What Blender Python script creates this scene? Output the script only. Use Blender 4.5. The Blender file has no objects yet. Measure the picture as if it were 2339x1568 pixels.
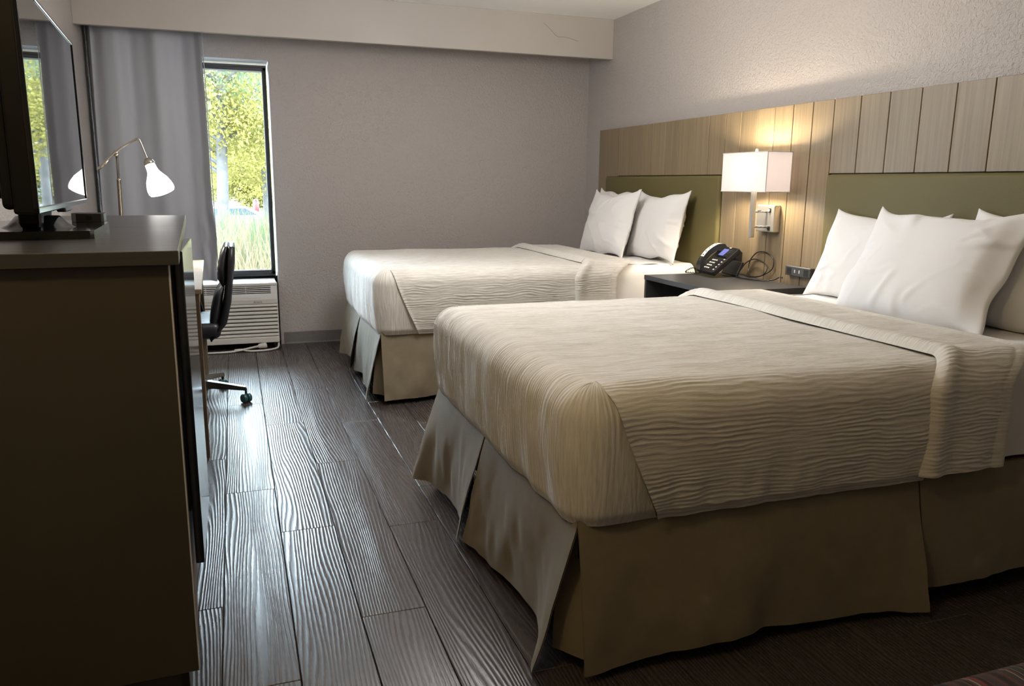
import bpy, bmesh, math, random
import numpy as np
from mathutils import Matrix, Vector

random.seed(7)
PI = math.pi
SC = bpy.context.scene
COL = SC.collection

# ------------------------------------------------------------------ camera, sky, sun, exposure
def set_camera():
    a, p, r = 0.3368697, 0.20019249, 0.01009
    ca, sa, cp, sp = math.cos(a), math.sin(a), math.cos(p), math.sin(p)
    f = Vector((sa * cp, ca * cp, -sp)); rt = Vector((ca, -sa, 0)); up = rt.cross(f)
    c, s = math.cos(r), math.sin(r)
    X = c * rt + s * up; Y = -s * rt + c * up
    cam = bpy.data.cameras.new('camera'); o = bpy.data.objects.new('camera', cam); COL.objects.link(o)
    m = Matrix((X, Y, -f)).transposed().to_4x4(); m.translation = Vector((0, 0, 1.22))
    o.matrix_world = m
    cam.sensor_fit = 'HORIZONTAL'; cam.sensor_width = 36; cam.lens = 36 * 1801.6 / 2339
    cam.clip_start = 0.05; cam.clip_end = 500
    SC.camera = o
set_camera()

world = bpy.data.worlds.new('sky'); SC.world = world; world.use_nodes = True
bg = world.node_tree.nodes['Background']
bg.inputs[0].default_value = (0.74, 0.87, 1.0, 1); bg.inputs[1].default_value = 30.0
sun_d = bpy.data.lights.new('sun', 'SUN'); sun_d.energy = 4.0; sun_d.angle = math.radians(6); sun_d.color = (1, .95, .85)
sun = bpy.data.objects.new('sun', sun_d); COL.objects.link(sun); sun.rotation_euler = (math.radians(48), 0, math.radians(-25))
vs = SC.view_settings
vs.view_transform = 'Standard'; vs.look = 'None'; vs.gamma = 1.0; vs.use_curve_mapping = False
vs.exposure = 0.52
SCONCE_W, DESK_W, ENTRY_W, FILL_W = 560.0, 6.0, 9.5, 45.0
SC.cycles.max_bounces = 10; SC.cycles.transparent_max_bounces = 12
SC.cycles.sample_clamp_indirect = 6.0

# ------------------------------------------------------------------ node helpers
class NT:
    def __init__(s, name):
        s.m = bpy.data.materials.new(name); s.m.use_nodes = True
        s.t = s.m.node_tree; s.n = s.t.nodes; s.b = s.n['Principled BSDF']; s.out = s.n['Material Output']
    def add(s, typ, inp=None, **kw):
        n = s.n.new(typ)
        for k, v in kw.items(): setattr(n, k, v)
        for k, v in (inp or {}).items():
            if hasattr(v, 'is_output') or hasattr(v, 'links'): s.t.links.new(v, n.inputs[k])
            else: n.inputs[k].default_value = v
        return n
    def link(s, a, b): s.t.links.new(a, b)
    def set(s, **kw):
        for k, v in kw.items():
            k = k.replace('_', ' ')
            if hasattr(v, 'links'): s.link(v, s.b.inputs[k])
            else: s.b.inputs[k].default_value = v
        return s
    def coord(s, kind='Object', scale=(1, 1, 1), offset=None):
        tc = s.add('ShaderNodeTexCoord')
        mp = s.add('ShaderNodeMapping', {'Vector': tc.outputs[kind], 'Scale': scale})
        if offset is not None: s.link(offset, mp.inputs['Location'])
        return mp.outputs[0]
    def noise(s, vec, scale, detail=2, rough=.5, dist=0):
        return s.add('ShaderNodeTexNoise', {'Vector': vec, 'Scale': scale, 'Detail': detail, 'Roughness': rough, 'Distortion': dist}).outputs['Fac']
    def ramp(s, fac, stops):
        n = s.add('ShaderNodeValToRGB', {'Fac': fac}); e = n.color_ramp.elements
        while len(e) < len(stops): e.new(.5)
        for el, (p, c) in zip(e, stops): el.position = p; el.color = (*c, 1)
        return n.outputs[0]
    def bump(s, h, strength=.3, dist=.002, prev=None):
        n = s.add('ShaderNodeBump', {'Height': h, 'Strength': strength, 'Distance': dist})
        if prev is not None: s.link(prev, n.inputs['Normal'])
        s.link(n.outputs[0], s.b.inputs['Normal']); return n.outputs[0]
    def math(s, op, a, b=None, c=None):
        n = s.add('ShaderNodeMath', operation=op)
        for i, v in enumerate((a, b, c)):
            if v is None: continue
            if hasattr(v, 'links'): s.link(v, n.inputs[i])
            else: n.inputs[i].default_value = v
        return n.outputs[0]

M = {}
def simple(name, col, rough=.5, metal=0., spec=.5, bump=None, var=.0, scale=40):
    t = NT(name); t.set(Base_Color=(*col, 1), Roughness=rough, Metallic=metal); t.b.inputs['Specular IOR Level'].default_value = spec
    v = t.coord()
    n = t.noise(v, scale, 3)
    if var:
        t.set(Base_Color=t.ramp(n, [(.3, tuple(c * (1 - var) for c in col)), (.7, tuple(min(1, c * (1 + var)) for c in col))]))
    if bump: t.bump(n, bump[0], bump[1])
    M[name] = t.m; return t

def build_materials():
    # painted, orange-peel plaster
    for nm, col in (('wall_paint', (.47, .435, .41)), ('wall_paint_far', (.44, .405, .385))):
        t = NT(nm); v = t.coord()
        n1 = t.noise(v, 75, 2, .5, .6); n2 = t.noise(v, 190, 2)
        h = t.math('ADD', t.math('MULTIPLY', t.math('SMOOTH_MIN', n1, .56, .12), 1.0), t.math('MULTIPLY', n2, .25))
        t.set(Base_Color=(*col, 1), Roughness=.42); t.b.inputs['Specular IOR Level'].default_value = .35
        t.bump(h, .95, .009); M[nm] = t.m
    simple('cornice_paint', (.47, .44, .405), .6, var=.03, scale=3)
    simple('ceiling_paint', (.90, .90, .89), .8, bump=(.2, .002), scale=150)
    simple('vinyl_base', (.16, .155, .15), .5, var=.06)
    # floor planks: contour lines of a stretched noise make the grain
    t = NT('floor_plank'); oi = t.add('ShaderNodeObjectInfo')
    rnd = t.math('MULTIPLY', oi.outputs['Random'], 37.0)
    cb = t.add('ShaderNodeCombineXYZ', {'X': rnd, 'Y': rnd, 'Z': rnd}).outputs[0]
    v1 = t.coord('Object', (5.5, .62, 1), cb)
    n1 = t.noise(v1, 1.0, 2, .45, .15)
    tc = t.add('ShaderNodeTexCoord'); sx = t.add('ShaderNodeSeparateXYZ', {'Vector': tc.outputs['Object']})
    v2 = t.coord('Object', (90, 7, 1), cb); n2 = t.noise(v2, 1.0, 3)
    ph = t.math('ADD', t.math('MULTIPLY', sx.outputs[0], 560.0), t.math('MULTIPLY', n1, 88.0))
    ph = t.math('ADD', ph, t.math('MULTIPLY', n2, 2.6))
    ln = t.math('SINE', ph)
    ln = t.math('MULTIPLY_ADD', ln, .5, .5)
    v3 = t.coord('Object', (260, 30, 1), cb); n3 = t.noise(v3, 1.0, 2)
    h = t.math('ADD', t.math('MULTIPLY', ln, .8), t.math('MULTIPLY', n3, .5))
    colr = t.ramp(h, [(.25, (.030, .024, .023)), (.75, (.062, .050, .047))])
    hv = t.add('ShaderNodeHueSaturation', {'Color': colr, 'Value': t.math('MULTIPLY_ADD', oi.outputs['Random'], .14, .93)})
    t.set(Base_Color=hv.outputs[0], Roughness=t.math('MULTIPLY_ADD', h, -.14, .38)); t.b.inputs['Specular IOR Level'].default_value = .9
    t.bump(h, .42, .0014); M['floor_plank'] = t.m
    simple('subfloor', (.012, .01, .01), .9)
    # headboard oak
    t = NT('oak'); oi = t.add('ShaderNodeObjectInfo'); rnd = t.math('MULTIPLY', oi.outputs['Random'], 23.0)
    cb = t.add('ShaderNodeCombineXYZ', {'X': rnd, 'Y': rnd, 'Z': rnd}).outputs[0]
    n1 = t.noise(t.coord('Object', (60, 60, 1.3), cb), 1.0, 3, .55, .2)
    n2 = t.noise(t.coord('Object', (260, 260, 6), cb), 1.0, 2)
    f = t.math('ADD', t.math('MULTIPLY', n1, .7), t.math('MULTIPLY', n2, .3))
    c = t.ramp(f, [(.3, (.190, .140, .082)), (.55, (.248, .188, .112)), (.75, (.30, .234, .145))])
    hv = t.add('ShaderNodeHueSaturation', {'Color': c, 'Value': t.math('MULTIPLY_ADD', oi.outputs['Random'], .16, .92)})
    t.set(Base_Color=hv.outputs[0], Roughness=.45); t.bump(f, .18, .001); M['oak'] = t.m
    simple('olive_vinyl', (.135, .113, .045), .55, spec=.22, var=.05, bump=(.12, .0006), scale=260)
    # bedding
    t = simple('coverlet', (.70, .67, .61), .85, bump=(.25, .0008), scale=420); t.b.inputs['Sheen Weight'].default_value = .15
    n1 = t.noise(t.coord('UV', (9, 130, 1)), 1, 3, .6); n2 = t.noise(t.coord('UV', (30, 420, 1)), 1, 2)
    n1 = t.math('ADD', t.math('MULTIPLY', n1, .75), t.math('MULTIPLY', n2, .25))
    t.set(Base_Color=t.ramp(n1, [(.36, (.58, .55, .495)), (.64, (.79, .765, .71))])); t.bump(n1, .6, .003)
    t = simple('white_cotton', (.80, .79, .78), .85, bump=(.12, .0012), scale=28); t.b.inputs['Sheen Weight'].default_value = .1
    t = simple('skirt_cloth', (.20, .163, .105), .75, var=.05, bump=(.12, .001), scale=30); t.b.inputs['Sheen Weight'].default_value = .15
    simple('black_plastic', (.012, .012, .013), .35)
    simple('tv_black', (.004, .004, .004), .45, spec=.25)
    simple('black_matte', (.014, .014, .014), .7)
    simple('black_gloss', (.008, .008, .009), .09, spec=.6)
    simple('screen_glass', (.006, .006, .007), .015, spec=.7)
    t = simple('black_panel', (.010, .010, .011), .11, spec=.6)
    simple('leather', (.018, .019, .024), .38, bump=(.2, .001), scale=300)
    # dark laminate of the dresser, with a streaky grain on top
    t = NT('laminate'); n = t.noise(t.coord('Object', (3, 60, 60)), 1, 3, .6)
    t.set(Base_Color=t.ramp(n, [(.3, (.036, .033, .030)), (.7, (.055, .051, .046))]), Roughness=t.math('MULTIPLY_ADD', n, .14, .24)); t.b.inputs['Specular IOR Level'].default_value = .8; t.bump(n, .05, .0005); M['laminate'] = t.m
    simple('laminate_side', (.060, .052, .036), .5, var=.06, scale=3)
    simple('edge_band', (.55, .53, .50), .45)
    simple('walnut_front', (.14, .095, .07), .5, var=.15, scale=20)
    simple('desk_oak', (.17, .125, .08), .45, var=.12, scale=15)
    t = NT('desk_top'); n = t.noise(t.coord('Object', (4, 40, 40)), 1, 3)
    t.set(Base_Color=t.ramp(n, [(.3, (.30, .25, .19)), (.7, (.40, .34, .26))]), Roughness=.35); M['desk_top'] = t.m
    simple('dark_grey_laminate', (.042, .044, .050), .38, var=.05, scale=200)
    simple('grey_edge', (.055, .058, .060), .5)
    simple('white_plastic', (.72, .73, .71), .4)
    simple('cream_plastic', (.60, .58, .54), .45)
    simple('slot_dark', (.01, .012, .02), .8)
    simple('logo_ink', (.05, .05, .055), .4)
    simple('bronze_frame', (.022, .022, .024), .4, spec=.5)
    simple('white_bead', (.75, .77, .78), .5)
    simple('reveal_paint', (.72, .72, .71), .6)
    t = NT('brushed_steel'); n = t.noise(t.coord('Object', (20, 20, 900)), 1, 2)
    t.set(Base_Color=(.62, .60, .56, 1), Metallic=.85, Roughness=t.math('MULTIPLY_ADD', n, .06, .36)); M['brushed_steel'] = t.m
    t = NT('nickel'); t.set(Base_Color=(.50, .47, .42, 1), Metallic=1, Roughness=.22); M['nickel'] = t.m
    t = NT('chrome'); t.set(Base_Color=(.7, .72, .74, 1), Metallic=1, Roughness=.12); M['chrome'] = t.m
    simple('caster_teal', (.03, .10, .11), .25)
    # curtain cloth
    t = simple('curtain_cloth', (.42, .44, .50), .6, bump=(.1, .0006), scale=500); t.b.inputs['Sheen Weight'].default_value = .3
    # glass pane: clear with a fresnel reflection
    t = NT('pane_glass'); fr = t.add('ShaderNodeFresnel', {'IOR': 1.45})
    tr = t.add('ShaderNodeBsdfTransparent', {'Color': (.93, .96, .96, 1)}); gl = t.add('ShaderNodeBsdfGlossy', {'Roughness': .02})
    mx = t.add('ShaderNodeMixShader', {0: fr.outputs[0], 1: tr.outputs[0], 2: gl.outputs[0]}); t.link(mx.outputs[0], t.out.inputs[0]); M['pane_glass'] = t.m
    # lamp shades
    t = NT('shade_linen'); tl = t.add('ShaderNodeBsdfTranslucent', {'Color': (.60, .585, .62, 1)}); df = t.add('ShaderNodeBsdfDiffuse', {'Color': (.80, .785, .80, 1)})
    mx = t.add('ShaderNodeMixShader', {0: .55, 1: df.outputs[0], 2: tl.outputs[0]}); t.link(mx.outputs[0], t.out.inputs[0]); M['shade_linen'] = t.m
    t = NT('opal_glass'); t.set(Base_Color=(.9, .9, .9, 1), Roughness=.25, Emission_Color=(1, .98, .95, 1), Emission_Strength=2.2); M['opal_glass'] = t.m
    t = NT('opal_lit'); t.set(Base_Color=(.9, .9, .9, 1), Emission_Color=(1, .98, .95, 1), Emission_Strength=7.0); M['opal_lit'] = t.m
    t = NT('bulb_warm'); t.set(Base_Color=(.9, .9, .9, 1), Emission_Color=(1, .84, .62, 1), Emission_Strength=SCONCE_W); M['bulb_warm'] = t.m
    t = NT('ceiling_dome'); t.set(Base_Color=(.9, .85, .75, 1), Emission_Color=(1, .74, .36, 1), Emission_Strength=11); M['ceiling_dome'] = t.m
    t = NT('phone_screen'); t.set(Base_Color=(.05, .06, .2, 1), Roughness=.2, Emission_Color=(.20, .24, .62, 1), Emission_Strength=.45); M['phone_screen'] = t.m
    simple('key_grey', (.55, .56, .55), .5)
    simple('label_white', (.75, .79, .76), .5)
    # striped ottoman fabric
    t = NT('striped_fabric'); sx = t.add('ShaderNodeSeparateXYZ', {'Vector': t.coord('Object')})
    wv = t.noise(t.add('ShaderNodeCombineXYZ', {'X': sx.outputs[0]}).outputs[0], 42, 1, .4)
    n = t.add('ShaderNodeValToRGB', {'Fac': wv}); n.color_ramp.interpolation = 'CONSTANT'; e = n.color_ramp.elements
    st = [(0, (.02, .018, .015)), (.34, (.10, .02, .018)), (.40, (.035, .045, .04)), (.45, (.28, .20, .13)), (.47, (.02, .02, .016)), (.52, (.22, .03, .03)), (.56, (.05, .045, .05)), (.60, (.30, .27, .18)), (.625, (.03, .025, .02)), (.68, (.09, .10, .09))]
    while len(e) < len(st): e.new(.5)
    for el, (p, c) in zip(e, st): el.position = p; el.color = (*c, 1)
    hv = t.add('ShaderNodeHueSaturation', {'Color': n.outputs[0], 'Value': .62, 'Saturation': 1.0})
    t.set(Base_Color=hv.outputs[0], Roughness=.9); M['striped_fabric'] = t.m
    # outside
    for nm, c1, c2 in (('leaf_yellow', (.13, .12, .038), (.20, .175, .05)), ('leaf_green', (.065, .095, .052), (.135, .15, .065)), ('leaf_teal', (.08, .11, .09), (.13, .15, .12)),
                       ('reed_tan', (.085, .068, .040), (.125, .102, .062)), ('reed_green', (.045, .07, .035), (.075, .095, .048)), ('reed_rust', (.12, .055, .028), (.15, .085, .042))):
        t = NT(nm); n = t.noise(t.coord('Object'), 3.0, 3, .7); c = t.ramp(n, [(.35, c1), (.65, c2)])
        df = t.add('ShaderNodeBsdfDiffuse', {'Color': c}); tl = t.add('ShaderNodeBsdfTranslucent', {'Color': c})
        mx = t.add('ShaderNodeMixShader', {0: .45, 1: df.outputs[0], 2: tl.outputs[0]}); t.link(mx.outputs[0], t.out.inputs[0]); M[nm] = t.m
    simple('bark', (.055, .052, .048), .9, bump=(.6, .02), var=.3, scale=6)
    simple('lawn', (.022, .020, .009), .95, var=.3, scale=.8)
    simple('asphalt', (.02, .02, .02), .9, var=.1, scale=1)
    simple('car_white', (.13, .13, .135), .3)
    simple('car_glass', (.03, .04, .05), .1)
    simple('red_paint', (.12, .012, .010), .4)
    simple('building_white', (.10, .10, .10), .7)
    simple('roof_blue', (.04, .06, .09), .7)
build_materials()

# ------------------------------------------------------------------ mesh helpers
def tag(o, label=None, cat=None, group=None, kind=None):
    if label: o['label'] = label
    if cat: o['category'] = cat
    if group: o['group'] = group
    if kind: o['kind'] = kind
    return o

def thing(name, label, cat, loc=(0, 0, 0), rotz=0, group=None):
    o = bpy.data.objects.new(name, None); COL.objects.link(o); o.location = loc; o.rotation_euler = (0, 0, rotz)
    o.empty_display_size = .05
    return tag(o, label, cat, group)

def base_of(p):
    v = Vector((0, 0, 0))
    while p is not None: v += p.location; p = p.parent
    return v

def link_mesh(name, me, mat, parent=None, smooth=False, loc=(0, 0, 0)):
    o = bpy.data.objects.new(name, me); COL.objects.link(o)
    if mat is not None and not me.materials: me.materials.append(M[mat])
    if smooth: me.polygons.foreach_set('use_smooth', [True] * len(me.polygons))
    o.parent = parent; o.location = loc
    return o

def mesh(name, V, F, mat, parent=None, smooth=False, world=True, loc=(0, 0, 0)):
    """world=True: V is in room coordinates, whatever the (unrotated) parent's place."""
    V = np.asarray(V, dtype=float)
    if parent is not None and world: V = V - np.array(base_of(parent))
    V = V - np.array(loc)
    me = bpy.data.meshes.new(name); me.from_pydata(V.tolist(), [], F if isinstance(F, list) else F.tolist()); me.update()
    return link_mesh(name, me, mat, parent, smooth, loc)

class MB:
    """collects shapes that make up ONE mesh"""
    def __init__(s): s.V = []; s.F = []
    def add(s, V, F):
        k = len(s.V); s.V += [tuple(map(float, v)) for v in V]; s.F += [tuple(i + k for i in f) for f in F]; return s
    def box(s, x0, x1, y0, y1, z0, z1, b=0.003, seg=1):
        V, F = box_vf(x0, x1, y0, y1, z0, z1, b, seg); return s.add(V, F)
    def tube(s, pts, r, n=10, cap=True):
        V, F = tube_vf(pts, r, n, cap); return s.add(V, F)
    def lathe(s, prof, n=24, axis=(0, 0, 1), org=(0, 0, 0)):
        V, F = lathe_vf(prof, n, axis, org); return s.add(V, F)
    def xf(s, mat):
        s.V = [tuple(mat @ Vector(v)) for v in s.V]; return s
    def build(s, name, mat, parent=None, smooth=False, world=True, loc=(0, 0, 0)):
        return mesh(name, s.V, s.F, mat, parent, smooth, world, loc)

def box_vf(x0, x1, y0, y1, z0, z1, b=0.003, seg=1):
    c = [(x0 + x1) / 2, (y0 + y1) / 2, (z0 + z1) / 2]; h = [abs(x1 - x0) / 2, abs(y1 - y0) / 2, abs(z1 - z0) / 2]
    b = min(b, min(h) * .95)
    if b <= 0:
        V = [(c[0] + i * h[0], c[1] + j * h[1], c[2] + k * h[2]) for i in (-1, 1) for j in (-1, 1) for k in (-1, 1)]
        return V, [(0, 1, 3, 2), (4, 6, 7, 5), (0, 4, 5, 1), (2, 3, 7, 6), (0, 2, 6, 4), (1, 5, 7, 3)]
    bm = bmesh.new(); bmesh.ops.create_cube(bm, size=2)
    for v in bm.verts: v.co = Vector((v.co.x * h[0], v.co.y * h[1], v.co.z * h[2]))
    bmesh.ops.bevel(bm, geom=bm.edges[:], offset=b, segments=seg, profile=.5, affect='EDGES')
    bm.verts.index_update()
    V = [(v.co.x + c[0], v.co.y + c[1], v.co.z + c[2]) for v in bm.verts]; F = [tuple(v.index for v in f.verts) for f in bm.faces]
    bm.free(); return V, F

def frame_for(d):
    d = Vector(d).normalized(); a = Vector((0, 0, 1)) if abs(d.z) < .9 else Vector((1, 0, 0))
    u = d.cross(a).normalized(); return u, d.cross(u).normalized(), d

def tube_vf(pts, r, n=10, cap=True):
    P = [Vector(p) for p in pts]; R = r if hasattr(r, '__len__') else [r] * len(P)
    V, F = [], []; u = None
    for i, p in enumerate(P):
        d = (P[min(i + 1, len(P) - 1)] - P[max(i - 1, 0)]).normalized()
        if u is None: u, w, _ = frame_for(d)
        else:
            u = (u - d * u.dot(d)); u = u.normalized() if u.length > 1e-6 else frame_for(d)[0]; w = d.cross(u)
        for k in range(n):
            a = 2 * PI * k / n; V.append(p + (u * math.cos(a) + w * math.sin(a)) * R[i])
    for i in range(len(P) - 1):
        for k in range(n):
            F.append((i * n + k, i * n + (k + 1) % n, (i + 1) * n + (k + 1) % n, (i + 1) * n + k))
    if cap: F.append(tuple(range(n - 1, -1, -1))); F.append(tuple(range((len(P) - 1) * n, len(P) * n)))
    return V, F

def lathe_vf(prof, n=24, axis=(0, 0, 1), org=(0, 0, 0)):
    u, w, d = frame_for(axis); o = Vector(org); V, F = [], []
    for r, z in prof:
        for k in range(n):
            a = 2 * PI * k / n; V.append(o + d * z + (u * math.cos(a) + w * math.sin(a)) * max(r, 1e-4))
    for i in range(len(prof) - 1):
        for k in range(n): F.append((i * n + k, i * n + (k + 1) % n, (i + 1) * n + (k + 1) % n, (i + 1) * n + k))
    return V, F

def spline(pts, m=8):
    P = [np.array(p, float) for p in pts]; P = [2 * P[0] - P[1]] + P + [2 * P[-1] - P[-2]]; out = []
    for i in range(1, len(P) - 2):
        for k in range(m):
            t = k / m; a, b, c, d = P[i - 1], P[i], P[i + 1], P[i + 2]
            out.append(.5 * ((2 * b) + (c - a) * t + (2 * a - 5 * b + 4 * c - d) * t * t + (3 * b - a - 3 * c + d) * t ** 3))
    out.append(P[-2]); return [tuple(p) for p in out]

def grid_faces(nu, nv, off=0):
    i = np.arange(nu - 1)[:, None] * nv + np.arange(nv - 1)[None, :] + off
    return np.stack([i, i + nv, i + nv + 1, i + 1], -1).reshape(-1, 4)

def extrude_profile(prof, y0, y1, axis='y'):
    """closed 2D profile swept straight along an axis"""
    n = len(prof); V = []
    for t in (y0, y1):
        for a, b in prof: V.append({'y': (a, t, b), 'x': (t, a, b), 'z': (a, b, t)}[axis])
    F = [(i, (i + 1) % n, n + (i + 1) % n, n + i) for i in range(n)] + [tuple(range(n - 1, -1, -1)), tuple(range(n, 2 * n))]
    return V, F

def h2(ix, iy, seed):
    k = (ix.astype(np.int64) * 374761393 + iy.astype(np.int64) * 668265263 + seed * 974711) & 0x7fffffff
    k = ((k ^ (k >> 13)) * 1274126177) & 0x7fffffff
    return ((k ^ (k >> 16)) & 0xffff) / 65535.0
def vn(x, y, seed=0):
    """smooth value noise, -1..1"""
    x = np.asarray(x, float); y = np.asarray(y, float); x, y = np.broadcast_arrays(x, y)
    ix, iy = np.floor(x), np.floor(y); fx, fy = x - ix, y - iy
    fx = fx * fx * (3 - 2 * fx); fy = fy * fy * (3 - 2 * fy)
    a = h2(ix, iy, seed); b = h2(ix + 1, iy, seed); c = h2(ix, iy + 1, seed); d = h2(ix + 1, iy + 1, seed)
    return ((a * (1 - fx) + b * fx) * (1 - fy) + (c * (1 - fx) + d * fx) * fy) * 2 - 1
def sst(a, b, x):
    t = np.clip((x - a) / (b - a), 0, 1); return t * t * (3 - 2 * t)

def struct(name, mb, mat, parent=None):
    o = mb.build(name, mat, parent, world=True); o['kind'] = 'structure'; return o

# ------------------------------------------------------------------ room shell
XL, XR, YN, YF, ZC = -0.865, 2.79, -1.7, 6.14, 2.435
SEAM0, PW, PL = -0.0925, 0.1865, 1.318
def build_shell():
    fl = struct('floor', MB().box(XL - .15, XR + .15, YN - .15, YF + .45, -.25, -.012, 0), 'subfloor')
    ends = {-1: 3.574, 0: 3.150, 1: 2.722, 2: 3.392, 3: 2.654, 4: 2.997}
    cache = {}
    for k in range(-5, 17):
        x0, x1 = max(XL, SEAM0 + k * PW), min(XR, SEAM0 + (k + 1) * PW)
        if x1 - x0 < .004: continue
        e = ends.get(k, 2.2 + ((k * 7919) % 131) / 100.0)
        y = e - math.ceil((e - YN) / PL) * PL
        ymax = YF + .14 if x1 < .30 else YF
        while y < ymax:
            y0, y1 = max(y, YN), min(y + PL, ymax)
            if y1 - y0 > .01:
                key = (round(x1 - x0, 3), round(y1 - y0, 3))
                g = .0009
                if key not in cache:
                    V, F = box_vf(-key[0] / 2 + g, key[0] / 2 - g, -key[1] / 2 + g, key[1] / 2 - g, -.012, 0, .0016)
                    me = bpy.data.meshes.new('plank'); me.from_pydata(V, [], F); cache[key] = me
                link_mesh('plank', cache[key], 'floor_plank', fl, loc=((x0 + x1) / 2, (y0 + y1) / 2, 0))
            y += PL
    struct('wall_right', MB().box(XR, XR + .12, YN - .12, YF + .4, -.1, ZC + .1, 0), 'wall_paint')
    struct('wall_left', MB().box(XL - .12, XL, YN - .12, YF + .4, -.1, ZC + .1, 0), 'wall_paint')
    struct('wall_front', MB().box(XL, XR, YN - .12, YN, -.1, ZC + .1, 0), 'wall_paint')
    wb = MB().box(.29, XR, YF, YF + .30, -.1, ZC + .1, 0).box(XL, .29, YF, YF + .30, 2.058, ZC + .1, 0).box(XL, -.840, YF, YF + .30, -.1, 2.058, 0)
    struct('wall_back', wb, 'wall_paint_far')
    struct('trim_1', MB().box(-.8405, -.8385, YF + .004, YF + .16, .5, 2.058, 0).box(.2885, .2905, YF + .004, YF + .16, 0, 2.058, 0).box(XL, .2905, YF + .004, YF + .16, 2.0565, 2.0585, 0), 'reveal_paint')
    struct('wall_outer', MB().box(XL, .29, 6.30, 6.44, -.1, .505, 0), 'black_matte')
    struct('ceiling', MB().box(XL - .12, XR + .12, YN - .12, YF + .4, ZC, ZC + .12, 0), 'ceiling_paint')
    co = struct('trim_2', MB().box(XL, XR, 5.71, 5.75, 2.15, ZC, .002), 'cornice_paint')
    cr = spline([(2.22, 5.7095, 2.372), (2.27, 5.7095, 2.335), (2.33, 5.7095, 2.285), (2.40, 5.7095, 2.283), (2.50, 5.7095, 2.262)], 5)
    MB().tube(cr, .0009, 5).build('crack', 'grey_edge', co)
    # vinyl baseboards with a small toe
    prof = [(0, 0), (-.012, 0), (-.012, .004), (-.005, .010), (-.005, .088), (0, .090)]
    V, F = extrude_profile([(YF + a, b) for a, b in prof], .31, XR, 'x'); struct('baseboard_back', MB().add(V, F), 'vinyl_base')
    V, F = extrude_profile([(XR + a, b) for a, b in prof], YN, YF - .012, 'y'); struct('baseboard_right', MB().add(V, F), 'vinyl_base')
    V, F = extrude_profile([(XL - a, b) for a, b in prof], YN, YF, 'y'); struct('baseboard_left', MB().add(V, F), 'vinyl_base')
build_shell()

def build_window():
    y0, y1 = 6.275, 6.33
    L, R, B, T = -.836, .278, .508, 2.036
    w = struct('window_1', MB().box(L, R, y0, y1, T - .036, T, .003).box(L, R, y0, y1, B, B + .04, .003)
               .box(R - .026, R, y0, y1, B, T, .003).box(L, L + .03, y0, y1, B, T, .003)
               .box(L, R, y0 - .012, y0, T - .016, T, .002).box(L, R, y0 - .012, y0, B, B + .014, .002), 'bronze_frame')
    o = MB().box(L + .03, R - .026, y0 + .012, y0 + .026, T - .046, T - .036, .001).box(L + .03, R - .026, y0 + .012, y0 + .026, B + .04, B + .048, .001) \
        .box(R - .031, R - .026, y0 + .012, y0 + .026, B + .04, T - .036, .001).build('glazing_bead', 'white_bead', w)
    MB().box(L + .02, R - .02, y0 + .026, y0 + .031, B + .03, T - .03, 0).build('pane', 'pane_glass', w)
build_window()

# ------------------------------------------------------------------ bed coverlets, sheets, skirts
RND = .085
class BedShape:
    """rounded box: foot at xf, sides y0 (near) and y1 (far), top zt; d is the drop measured over the edge"""
    def __init__(s, xf, y0, y1, zt, off=0.0, r=RND):
        s.xf, s.y0, s.y1, s.zt, s.r = xf - off, y0 - off, y1 + off, zt + off, r + off
    def prof(s, d):
        q = s.r * PI / 2; a = np.clip(d / s.r, 0, PI / 2)
        out = s.r * np.sin(a); dn = s.r - s.r * np.cos(a) + np.maximum(d - q, 0)
        return out, dn
    def top(s, x, y): return np.stack(np.broadcast_arrays(x, y, s.zt + 0 * x), -1)
    def foot(s, d, y):
        o, dn = s.prof(d); return np.stack(np.broadcast_arrays(s.xf + s.r - o, y, s.zt - dn), -1)
    def side(s, x, d, near=True):
        o, dn = s.prof(d); yy = s.y0 + s.r - o if near else s.y1 - s.r + o
        return np.stack(np.broadcast_arrays(x, yy, s.zt - dn), -1)
    def corner(s, d, q, near=True):
        """q in 0..1 around the corner, above 1 metres along the side"""
        o, dn = s.prof(d); ph = np.clip(q, 0, 1) * PI / 2; e = np.maximum(q - 1, 0)
        x = s.xf + s.r - o * np.cos(ph) + e
        y = (s.y0 + s.r - o * np.sin(ph)) if near else (s.y1 - s.r + o * np.sin(ph))
        return np.stack(np.broadcast_arrays(x, y, s.zt - dn), -1)

def rib(u, v, amp=.0021, pitch=.0128, seed=3):
    ph = v / pitch + 1.2 * vn(u * 2.6, v * 7, seed) + .75 * vn(u * 9, v * 24, seed + 1) + .3 * vn(u * 25, v * 60, seed + 4)
    s = 1 - np.abs(np.sin(PI * ph)); m = .55 + .45 * vn(u * 5.5, v * 26, seed + 2)
    return amp * (s ** 1.3) * np.clip(m, .08, 1.2)

def displaced(P, h):
    du = np.gradient(P, axis=0); dv = np.gradient(P, axis=1); n = np.cross(du, dv)
    ln = np.linalg.norm(n, axis=-1, keepdims=True); n = n / np.maximum(ln, 1e-12)
    return P + n * h[..., None]

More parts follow.
